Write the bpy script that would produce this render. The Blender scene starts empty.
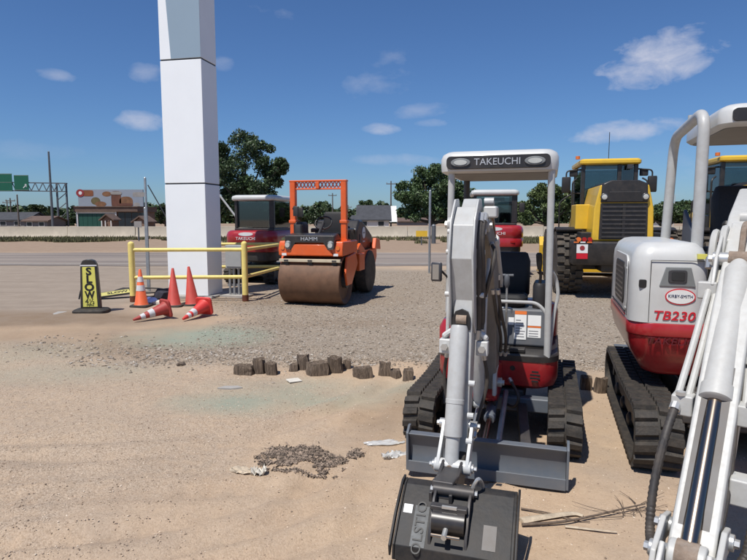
import bpy, bmesh, math, random
import numpy as np
from mathutils import Vector, Matrix, Euler

R = math.radians
SC = bpy.context.scene
COL = SC.collection

# ---------------------------------------------------------------- camera, sky, sun, exposure
CAM_H, FPX, CX, CY, HORIZON = 1.70, 575.0, 373.5, 280.0, 218.0
PITCH = math.atan((CY - HORIZON) / FPX)
cam_d = bpy.data.cameras.new('camera')
cam_d.sensor_width = 36.0
cam_d.lens = FPX / 747.0 * 36.0
cam_d.clip_start = 0.05
cam_d.clip_end = 6000.0
cam = bpy.data.objects.new('camera', cam_d)
cam.location = (0, 0, CAM_H)
cam.rotation_euler = (math.pi / 2 - PITCH, 0, 0)
COL.objects.link(cam)
SC.camera = cam

SUN_DIR = Vector((-0.60, -0.80, 0)).normalized()      # towards the sun, on the ground
SUN_EL = R(62)
sun_vec = Vector((SUN_DIR.x * math.cos(SUN_EL), SUN_DIR.y * math.cos(SUN_EL), math.sin(SUN_EL)))
sun_d = bpy.data.lights.new('sun', 'SUN')
sun_d.energy = 4.6
sun_d.angle = R(0.53)
sun_d.color = (1.0, 0.955, 0.89)
sun = bpy.data.objects.new('sun', sun_d)
sun.rotation_euler = (-sun_vec).to_track_quat('-Z', 'Y').to_euler()
sun.location = (-6, -8, 20)
COL.objects.link(sun)


def pix_dir(px, py):
    x = (px - CX) / FPX
    u = -(py - CY) / FPX
    c, s = math.cos(PITCH), math.sin(PITCH)
    return Vector((x, c + u * s, -s + u * c))


def G(px, py, z=0.0):
    """ground point under a pixel of the photograph"""
    d = pix_dir(px, py)
    t = (z - CAM_H) / d.z
    return Vector((d.x * t, d.y * t, z))


def P(px, py, Y):
    """point at depth Y along a pixel's direction"""
    d = pix_dir(px, py)
    t = Y / d.y
    return Vector((d.x * t, Y, CAM_H + d.z * t))


world = bpy.data.worlds.new('World')
SC.world = world
world.use_nodes = True
wn, wl = world.node_tree.nodes, world.node_tree.links
wn.clear()
w_out = wn.new('ShaderNodeOutputWorld')
w_bg = wn.new('ShaderNodeBackground')
w_bg.inputs['Strength'].default_value = 0.094
sky = wn.new('ShaderNodeTexSky')
sky.sky_type = 'NISHITA'
sky.sun_disc = False
sky.sun_elevation = SUN_EL
sky.sun_rotation = math.atan2(SUN_DIR.x, SUN_DIR.y)
sky.altitude = 300
sky.air_density = 1.0
sky.dust_density = 0.6
sky.ozone_density = 2.2
w_tc = wn.new('ShaderNodeTexCoord')


def wmath(op, a, b=None, c=None, clamp=False):
    n = wn.new('ShaderNodeMath')
    n.operation = op
    n.use_clamp = clamp
    for i, v in enumerate((a, b, c)):
        if v is None:
            continue
        if isinstance(v, (int, float)):
            n.inputs[i].default_value = v
        else:
            wl.new(v, n.inputs[i])
    return n.outputs[0]


def wdot(vec):
    n = wn.new('ShaderNodeVectorMath')
    n.operation = 'DOT_PRODUCT'
    wl.new(w_tc.outputs['Generated'], n.inputs[0])
    n.inputs[1].default_value = vec
    return n.outputs['Value']


cn = wn.new('ShaderNodeTexNoise')
cn.inputs['Scale'].default_value = 20.0
cn.inputs['Detail'].default_value = 9.0
cn.inputs['Roughness'].default_value = 0.58
cn.inputs['Distortion'].default_value = 0.35
cmap = wn.new('ShaderNodeMapping')
cmap.inputs['Scale'].default_value = (1, 1, 1.9)
wl.new(w_tc.outputs['Generated'], cmap.inputs['Vector'])
wl.new(cmap.outputs['Vector'], cn.inputs['Vector'])
nz = wmath('SUBTRACT', cn.outputs['Fac'], 0.5)
clouds = None
# centre pixel, half width, half height, density, tilt
for px, py, a, b, dens, tilt in ((658, 60, 52, 24, 1.0, -0.16), (622, 131, 56, 11, 0.8, -0.03), (141, 121, 23, 10, 0.65, 0),
                           (145, 73, 18, 10, 0.4, 0), (54, 75, 16, 6, 0.4, 0), (380, 129, 21, 6, 0.55, 0), (420, 111, 30, 9, 0.32, -0.1),
                           (430, 123, 18, 5, 0.35, 0), (392, 160, 58, 7, 0.28, 0), (222, 64, 12, 9, 0.25, 0), (20, 150, 60, 9, 0.12, 0), (480, 172, 80, 9, 0.15, 0)):
    d = pix_dir(px, py).normalized()
    e1 = Vector((d.y, -d.x, 0)).normalized()
    e2 = e1.cross(d)
    if e2.z < 0:
        e2 = -e2
    f1 = e1 * math.cos(tilt) - e2 * math.sin(tilt)
    f2 = e1 * math.sin(tilt) + e2 * math.cos(tilt)
    # keep the cloud on the d side of the sky
    u = wmath('DIVIDE', wdot(f1), a / FPX)
    v = wmath('DIVIDE', wdot(f2), b / FPX)
    r2 = wmath('ADD', wmath('MULTIPLY', u, u), wmath('MULTIPLY', v, v))
    m = wmath('SUBTRACT', 0.80, r2)
    m = wmath('ADD', m, wmath('MULTIPLY', nz, 2.3))
    m = wmath('MULTIPLY', m, 0.9, clamp=True)
    m = wmath('MULTIPLY', m, wmath('GREATER_THAN', wdot(d), 0.3))
    m = wmath('MULTIPLY', wmath('SMOOTH_MIN', m, 1.0, 0.2), dens, clamp=True)
    clouds = m if clouds is None else wmath('MAXIMUM', clouds, m)
# the same kind of small clouds sprinkled over the rest of the sky
cn2 = wn.new('ShaderNodeTexNoise')
cn2.inputs['Scale'].default_value = 3.4
cn2.inputs['Detail'].default_value = 8.0
cn2.inputs['Roughness'].default_value = 0.55
wl.new(cmap.outputs['Vector'], cn2.inputs['Vector'])
sp = wmath('MULTIPLY', wmath('SUBTRACT', cn2.outputs['Fac'], 0.665), 6.0, clamp=True)
clouds = wmath('MAXIMUM', clouds, wmath('MULTIPLY', sp, 0.5))
hs = wn.new('ShaderNodeMix')          # camera white balance of the clear sky
hs.data_type = 'RGBA'
hs.blend_type = 'MULTIPLY'
hs.inputs['Factor'].default_value = 1.0
hs.inputs['B'].default_value = (0.50, 0.71, 1.0, 1)
wl.new(sky.outputs['Color'], hs.inputs['A'])
cmix = wn.new('ShaderNodeMix')
cmix.data_type = 'RGBA'
wl.new(wmath('MULTIPLY', clouds, 0.95), cmix.inputs['Factor'])
wl.new(hs.outputs['Result'], cmix.inputs['A'])
cmix.inputs['B'].default_value = (6.3, 6.5, 7.6, 1)
wl.new(cmix.outputs['Result'], w_bg.inputs['Color'])
wl.new(w_bg.outputs['Background'], w_out.inputs['Surface'])

SC.render.engine = 'CYCLES'
SC.view_settings.view_transform = 'Standard'
SC.view_settings.look = 'None'
SC.view_settings.exposure = 0.06
SC.view_settings.gamma = 1.0
SC.cycles.max_bounces = 8
SC.cycles.transparent_max_bounces = 12
SC.cycles.use_denoising = True


# ---------------------------------------------------------------- mesh helpers
class MB:
    def __init__(s):
        s.v, s.f = [], []

    def add(s, vs, fs, M=None):
        o = len(s.v)
        for p in vs:
            p = Vector(p)
            s.v.append(tuple(M @ p) if M else tuple(p))
        for f in fs:
            s.f.append(tuple(i + o for i in f))
        return s

    def box(s, lo, hi, M=None):
        x0, y0, z0 = lo
        x1, y1, z1 = hi
        vs = [(x0, y0, z0), (x1, y0, z0), (x1, y1, z0), (x0, y1, z0), (x0, y0, z1), (x1, y0, z1), (x1, y1, z1), (x0, y1, z1)]
        return s.add(vs, [(0, 3, 2, 1), (4, 5, 6, 7), (0, 1, 5, 4), (1, 2, 6, 5), (2, 3, 7, 6), (3, 0, 4, 7)], M)

    def cbox(s, c, size, M=None):
        c, h = Vector(c), Vector(size) / 2
        return s.box(c - h, c + h, M)

    def bar(s, p, q, w, h, up=(0, 0, 1)):
        """rectangular bar from p to q"""
        p, q = Vector(p), Vector(q)
        d = (q - p)
        L = d.length
        d.normalize()
        up = Vector(up)
        x = d.cross(up)
        if x.length < 1e-4:
            x = d.cross(Vector((1, 0, 0)))
        x.normalize()
        z = x.cross(d)
        M = Matrix((x, d, z)).transposed().to_4x4()
        M.translation = p
        return s.box((-w / 2, 0, -h / 2), (w / 2, L, h / 2), M)

    def frame(s, d):
        d = d.normalized()
        a = Vector((0, 0, 1)) if abs(d.z) < 0.95 else Vector((1, 0, 0))
        x = d.cross(a).normalized()
        return x, x.cross(d).normalized()

    def cyl(s, p, q, r, r2=None, n=16, caps=True):
        p, q = Vector(p), Vector(q)
        r2 = r if r2 is None else r2
        x, y = s.frame(q - p)
        vs, fs = [], []
        for c, rr in ((p, r), (q, r2)):
            for i in range(n):
                a = 2 * math.pi * i / n
                vs.append(c + x * math.cos(a) * rr + y * math.sin(a) * rr)
        for i in range(n):
            j = (i + 1) % n
            fs.append((i, j, n + j, n + i))
        if caps:
            fs.append(tuple(range(n))[::-1])
            fs.append(tuple(range(n, 2 * n)))
        return s.add(vs, fs)

    def tube(s, pts, r, n=10, caps=True):
        pts = [Vector(p) for p in pts]
        m = len(pts)
        rs = r if isinstance(r, (list, tuple)) else [r] * m
        vs, fs = [], []
        x, y = s.frame(pts[1] - pts[0])
        prev = (pts[1] - pts[0]).normalized()
        for k in range(m):
            if k == 0:
                d = (pts[1] - pts[0]).normalized()
            elif k == m - 1:
                d = (pts[-1] - pts[-2]).normalized()
            else:
                d = ((pts[k + 1] - pts[k]).normalized() + (pts[k] - pts[k - 1]).normalized())
                d = d.normalized() if d.length > 1e-6 else prev
            q = prev.rotation_difference(d)
            x = q @ x
            y = q @ y
            prev = d
            for i in range(n):
                a = 2 * math.pi * i / n
                vs.append(pts[k] + (x * math.cos(a) + y * math.sin(a)) * rs[k])
        for k in range(m - 1):
            for i in range(n):
                j = (i + 1) % n
                fs.append((k * n + i, k * n + j, (k + 1) * n + j, (k + 1) * n + i))
        if caps:
            fs.append(tuple(range(n))[::-1])
            fs.append(tuple(range((m - 1) * n, m * n)))
        return s.add(vs, fs)

    def prism(s, prof, a, b, axis='x', M=None):
        """profile of 2-D points swept along an axis; for x the profile is (y, z), for y (x, z), for z (x, y)"""
        def mk(p, t):
            return (t, p[0], p[1]) if axis == 'x' else ((p[0], t, p[1]) if axis == 'y' else (p[0], p[1], t))
        n = len(prof)
        vs = [mk(p, a) for p in prof] + [mk(p, b) for p in prof]
        fs = [tuple(range(n))[::-1], tuple(range(n, 2 * n))]
        for i in range(n):
            j = (i + 1) % n
            fs.append((i, j, n + j, n + i))
        return s.add(vs, fs, M)

    def lathe(s, prof, c=(0, 0, 0), axis='z', n=32):
        """prof: (radius, along axis)"""
        c = Vector(c)
        vs, fs = [], []
        for r, t in prof:
            for i in range(n):
                a = 2 * math.pi * i / n
                u, v = r * math.cos(a), r * math.sin(a)
                p = (u, v, t) if axis == 'z' else ((t, u, v) if axis == 'x' else (v, t, u))
                vs.append(c + Vector(p))
        for k in range(len(prof) - 1):
            for i in range(n):
                j = (i + 1) % n
                fs.append((k * n + i, k * n + j, (k + 1) * n + j, (k + 1) * n + i))
        fs.append(tuple(range(n))[::-1])
        fs.append(tuple(range((len(prof) - 1) * n, len(prof) * n)))
        return s.add(vs, fs)

    def rings(s, rings, caps=True):
        n = len(rings[0])
        vs = [p for r in rings for p in r]
        fs = []
        for k in range(len(rings) - 1):
            for i in range(n):
                j = (i + 1) % n
                fs.append((k * n + i, k * n + j, (k + 1) * n + j, (k + 1) * n + i))
        if caps:
            fs.append(tuple(range(n))[::-1])
            fs.append(tuple(range((len(rings) - 1) * n, len(rings) * n)))
        return s.add(vs, fs)

    def rloft(s, x0, x1, y0, y1, r, levels, n=6, M=None):
        """rounded-rectangle plan stacked over (inset, z) levels"""
        rr = []
        for ins, z in levels:
            rr.append([(p[0], p[1], z) for p in rrect(x0 + ins, x1 - ins, y0 + ins, y1 - ins, max(r - ins * 0.5, 0.01), n)])
        if M:
            rr = [[M @ Vector(p) for p in q] for q in rr]
        return s.rings(rr)

    def build(s, name, mat=None, parent=None, bevel=0.0, seg=2, ang=35, M=None, smooth=True):
        me = bpy.data.meshes.new(name)
        vs = s.v if M is None else [tuple(M @ Vector(p)) for p in s.v]
        me.from_pydata(vs, [], s.f)
        bm = bmesh.new()
        bm.from_mesh(me)
        bmesh.ops.recalc_face_normals(bm, faces=bm.faces)
        bm.to_mesh(me)
        bm.free()
        return finish(name, me, mat, parent, bevel, seg, ang, smooth)


def finish(name, me, mat, parent=None, bevel=0.0, seg=2, ang=35, smooth=True):
    if smooth:
        me.polygons.foreach_set('use_smooth', [True] * len(me.polygons))
        me.set_sharp_from_angle(angle=R(ang))
    o = bpy.data.objects.new(name, me)
    COL.objects.link(o)
    if mat:
        me.materials.append(mat)
    if parent:
        o.parent = parent
    if bevel:
        b = o.modifiers.new('bevel', 'BEVEL')
        b.width = bevel
        b.segments = seg
        b.limit_method = 'ANGLE'
        b.angle_limit = R(ang)
        b.harden_normals = True
    return o


def rrect(x0, x1, y0, y1, r, n=6):
    r = min(r, (x1 - x0) / 2 - 1e-4, (y1 - y0) / 2 - 1e-4)
    out = []
    for cx, cy, a0 in ((x1 - r, y1 - r, 0), (x0 + r, y1 - r, 90), (x0 + r, y0 + r, 180), (x1 - r, y0 + r, 270)):
        for i in range(n + 1):
            a = R(a0 + 90 * i / n)
            out.append((cx + r * math.cos(a), cy + r * math.sin(a)))
    return out


def fillet(pts, r, n=6):
    """round the inner corners of a polyline"""
    pts = [Vector(p) for p in pts]
    out = [pts[0]]
    for a, b, c in zip(pts, pts[1:], pts[2:]):
        d1, d2 = (a - b), (c - b)
        t = min(r, d1.length * 0.48, d2.length * 0.48)
        p, q = b + d1.normalized() * t, b + d2.normalized() * t
        for i in range(n + 1):
            k = i / n
            out.append(p * (1 - k) ** 2 + b * 2 * k * (1 - k) + q * k * k)
    out.append(pts[-1])
    return out


def curve(pts, n=8):
    """Catmull-Rom through points"""
    pts = [Vector(p) for p in pts]
    pp = [pts[0] * 2 - pts[1]] + pts + [pts[-1] * 2 - pts[-2]]
    out = []
    for i in range(1, len(pp) - 2):
        p0, p1, p2, p3 = pp[i - 1:i + 3]
        for k in range(n):
            t = k / n
            out.append(0.5 * ((2 * p1) + (p2 - p0) * t + (2 * p0 - 5 * p1 + 4 * p2 - p3) * t * t + (3 * p1 - p0 - 3 * p2 + p3) * t ** 3))
    out.append(pts[-1])
    return out


def beam(cl):
    """outline in (y, z) of a beam from (forward, z, half thickness) points; forward is -y"""
    L, Rr = [], []
    for i, (u, z, h) in enumerate(cl):
        a = cl[max(i - 1, 0)]
        b = cl[min(i + 1, len(cl) - 1)]
        d = Vector((b[0] - a[0], b[1] - a[1])).normalized()
        nrm = Vector((-d.y, d.x))
        L.append((-(u + nrm.x * h), z + nrm.y * h))
        Rr.append((-(u - nrm.x * h), z - nrm.y * h))
    return L + Rr[::-1]


def thing(name, label, cat, loc=(0, 0, 0), rz=0.0, group=None):
    o = bpy.data.objects.new(name, None)
    o.empty_display_size = 0.2
    COL.objects.link(o)
    o.location = loc
    o.rotation_euler = (0, 0, rz)
    tag(o, label, cat, group)
    return o


def tag(o, label, cat, group=None):
    o['label'] = label
    o['category'] = cat
    if group:
        o['group'] = group
    return o


def kind(o, k):
    o['kind'] = k
    return o


def dup(root, loc=None, rz=None, label=None, group=None):
    def cp(o, par):
        c = o.copy()
        COL.objects.link(c)
        c.parent = par
        for ch in kids.get(o, []):
            cp(ch, c)
        return c
    kids = {}
    for o in list(COL.objects):
        if o.parent:
            kids.setdefault(o.parent, []).append(o)
    r = cp(root, None)
    if loc is not None:
        r.location = loc
    if rz is not None:
        r.rotation_euler = (0, 0, rz)
    if label:
        r['label'] = label
    if group:
        r['group'] = group
    return r


def text(body, size, mat, parent, M, name='lettering', depth=0.001, sx=1.0, spacing=1.0, bold=0.0):
    cu = bpy.data.curves.new(name, 'FONT')
    cu.body = body
    cu.size = size
    cu.extrude = depth
    cu.align_x = 'CENTER'
    cu.align_y = 'CENTER'
    cu.space_character = spacing
    cu.resolution_u = 3
    cu.offset = bold
    tmp = bpy.data.objects.new(name, cu)
    COL.objects.link(tmp)
    dg = bpy.context.evaluated_depsgraph_get()
    me = bpy.data.meshes.new_from_object(tmp.evaluated_get(dg))
    bpy.data.objects.remove(tmp)
    me.transform(M @ Matrix.Diagonal((sx, 1, 1, 1)))
    me.materials.clear()
    o = bpy.data.objects.new(name, me)
    COL.objects.link(o)
    me.materials.append(mat)
    o.parent = parent
    return o


def face_matrix(loc, normal=(0, -1, 0), up=(0, 0, 1)):
    """matrix that lays the xy plane on a surface"""
    z = Vector(normal).normalized()
    x = Vector(up).cross(z).normalized()
    y = z.cross(x)
    M = Matrix((x, y, z)).transposed().to_4x4()
    M.translation = Vector(loc)
    return M


# ---------------------------------------------------------------- materials
def new_mat(name):
    m = bpy.data.materials.new(name)
    m.use_nodes = True
    nt = m.node_tree
    return m, nt, nt.nodes['Principled BSDF']


def pmat(name, col, rough=0.5, metal=0.0, var=0.12, scale=5.0, dust=0.0, dustcol=(0.34, 0.26, 0.18), bump=0.0, bscale=60.0, coat=0.0, col2=None, island=0.0, spec=0.5):
    m, nt, b = new_mat(name)
    N, L = nt.nodes, nt.links
    tc = N.new('ShaderNodeTexCoord')
    n1 = N.new('ShaderNodeTexNoise')
    n1.inputs['Scale'].default_value = scale
    n1.inputs['Detail'].default_value = 6
    n1.inputs['Roughness'].default_value = 0.62
    L.new(tc.outputs['Object'], n1.inputs['Vector'])
    mr = N.new('ShaderNodeMapRange')
    mr.inputs['From Min'].default_value = 0.3
    mr.inputs['From Max'].default_value = 0.7
    L.new(n1.outputs['Fac'], mr.inputs['Value'])
    mx = N.new('ShaderNodeMix')
    mx.data_type = 'RGBA'
    c2 = col2 or tuple(c * (1 + var) for c in col)
    mx.inputs['A'].default_value = (*[c * (1 - var) for c in col], 1)
    mx.inputs['B'].default_value = (*c2, 1)
    L.new(mr.outputs['Result'], mx.inputs['Factor'])
    out = mx.outputs['Result']
    if island:
        ge = N.new('ShaderNodeNewGeometry')
        h = N.new('ShaderNodeHueSaturation')
        r2 = N.new('ShaderNodeMapRange')
        r2.inputs['To Min'].default_value = 1 - island
        r2.inputs['To Max'].default_value = 1 + island
        L.new(ge.outputs['Random Per Island'], r2.inputs['Value'])
        L.new(r2.outputs['Result'], h.inputs['Value'])
        L.new(out, h.inputs['Color'])
        out = h.outputs['Color']
    b.inputs['Roughness'].default_value = rough
    b.inputs['Metallic'].default_value = metal
    b.inputs['Specular IOR Level'].default_value = spec
    if coat:
        b.inputs['Coat Weight'].default_value = coat
        b.inputs['Coat Roughness'].default_value = 0.12
    if dust:
        n2 = N.new('ShaderNodeTexNoise')
        n2.inputs['Scale'].default_value = scale * 1.7
        n2.inputs['Detail'].default_value = 9
        n2.inputs['Roughness'].default_value = 0.7
        L.new(tc.outputs['Object'], n2.inputs['Vector'])
        r3 = N.new('ShaderNodeMapRange')
        r3.inputs['From Min'].default_value = 0.42
        r3.inputs['From Max'].default_value = 0.72
        r3.inputs['To Min'].default_value = dust * 0.25
        r3.inputs['To Max'].default_value = dust
        L.new(n2.outputs['Fac'], r3.inputs['Value'])
        m2 = N.new('ShaderNodeMix')
        m2.data_type = 'RGBA'
        L.new(r3.outputs['Result'], m2.inputs['Factor'])
        L.new(out, m2.inputs['A'])
        m2.inputs['B'].default_value = (*dustcol, 1)
        out = m2.outputs['Result']
        r4 = N.new('ShaderNodeMapRange')
        r4.inputs['To Min'].default_value = rough
        r4.inputs['To Max'].default_value = min(1, rough + 0.6)
        L.new(r3.outputs['Result'], r4.inputs['Value'])
        L.new(r4.outputs['Result'], b.inputs['Roughness'])
    L.new(out, b.inputs['Base Color'])
    if bump:
        n3 = N.new('ShaderNodeTexNoise')
        n3.inputs['Scale'].default_value = bscale
        n3.inputs['Detail'].default_value = 5
        L.new(tc.outputs['Object'], n3.inputs['Vector'])
        bp = N.new('ShaderNodeBump')
        bp.inputs['Strength'].default_value = bump
        bp.inputs['Distance'].default_value = 0.01
        L.new(n3.outputs['Fac'], bp.inputs['Height'])
        L.new(bp.outputs['Normal'], b.inputs['Normal'])
    return m


def glass_mat(name, tint, refl=0.06):
    m, nt, b = new_mat(name)
    N, L = nt.nodes, nt.links
    tr = N.new('ShaderNodeBsdfTransparent')
    tr.inputs['Color'].default_value = (*tint, 1)
    gl = N.new('ShaderNodeBsdfGlossy')
    gl.inputs['Roughness'].default_value = 0.03
    gl.inputs['Color'].default_value = (0.9, 0.95, 1, 1)
    lw = N.new('ShaderNodeFresnel')
    lw.inputs['IOR'].default_value = 1.5
    ad = N.new('ShaderNodeMath')
    ad.operation = 'ADD'
    ad.inputs[1].default_value = refl
    L.new(lw.outputs['Fac'], ad.inputs[0])
    mx = N.new('ShaderNodeMixShader')
    L.new(ad.outputs[0], mx.inputs['Fac'])
    L.new(tr.outputs[0], mx.inputs[1])
    L.new(gl.outputs[0], mx.inputs[2])
    L.new(mx.outputs[0], N['Material Output'].inputs['Surface'])
    N.remove(b)
    return m


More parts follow.
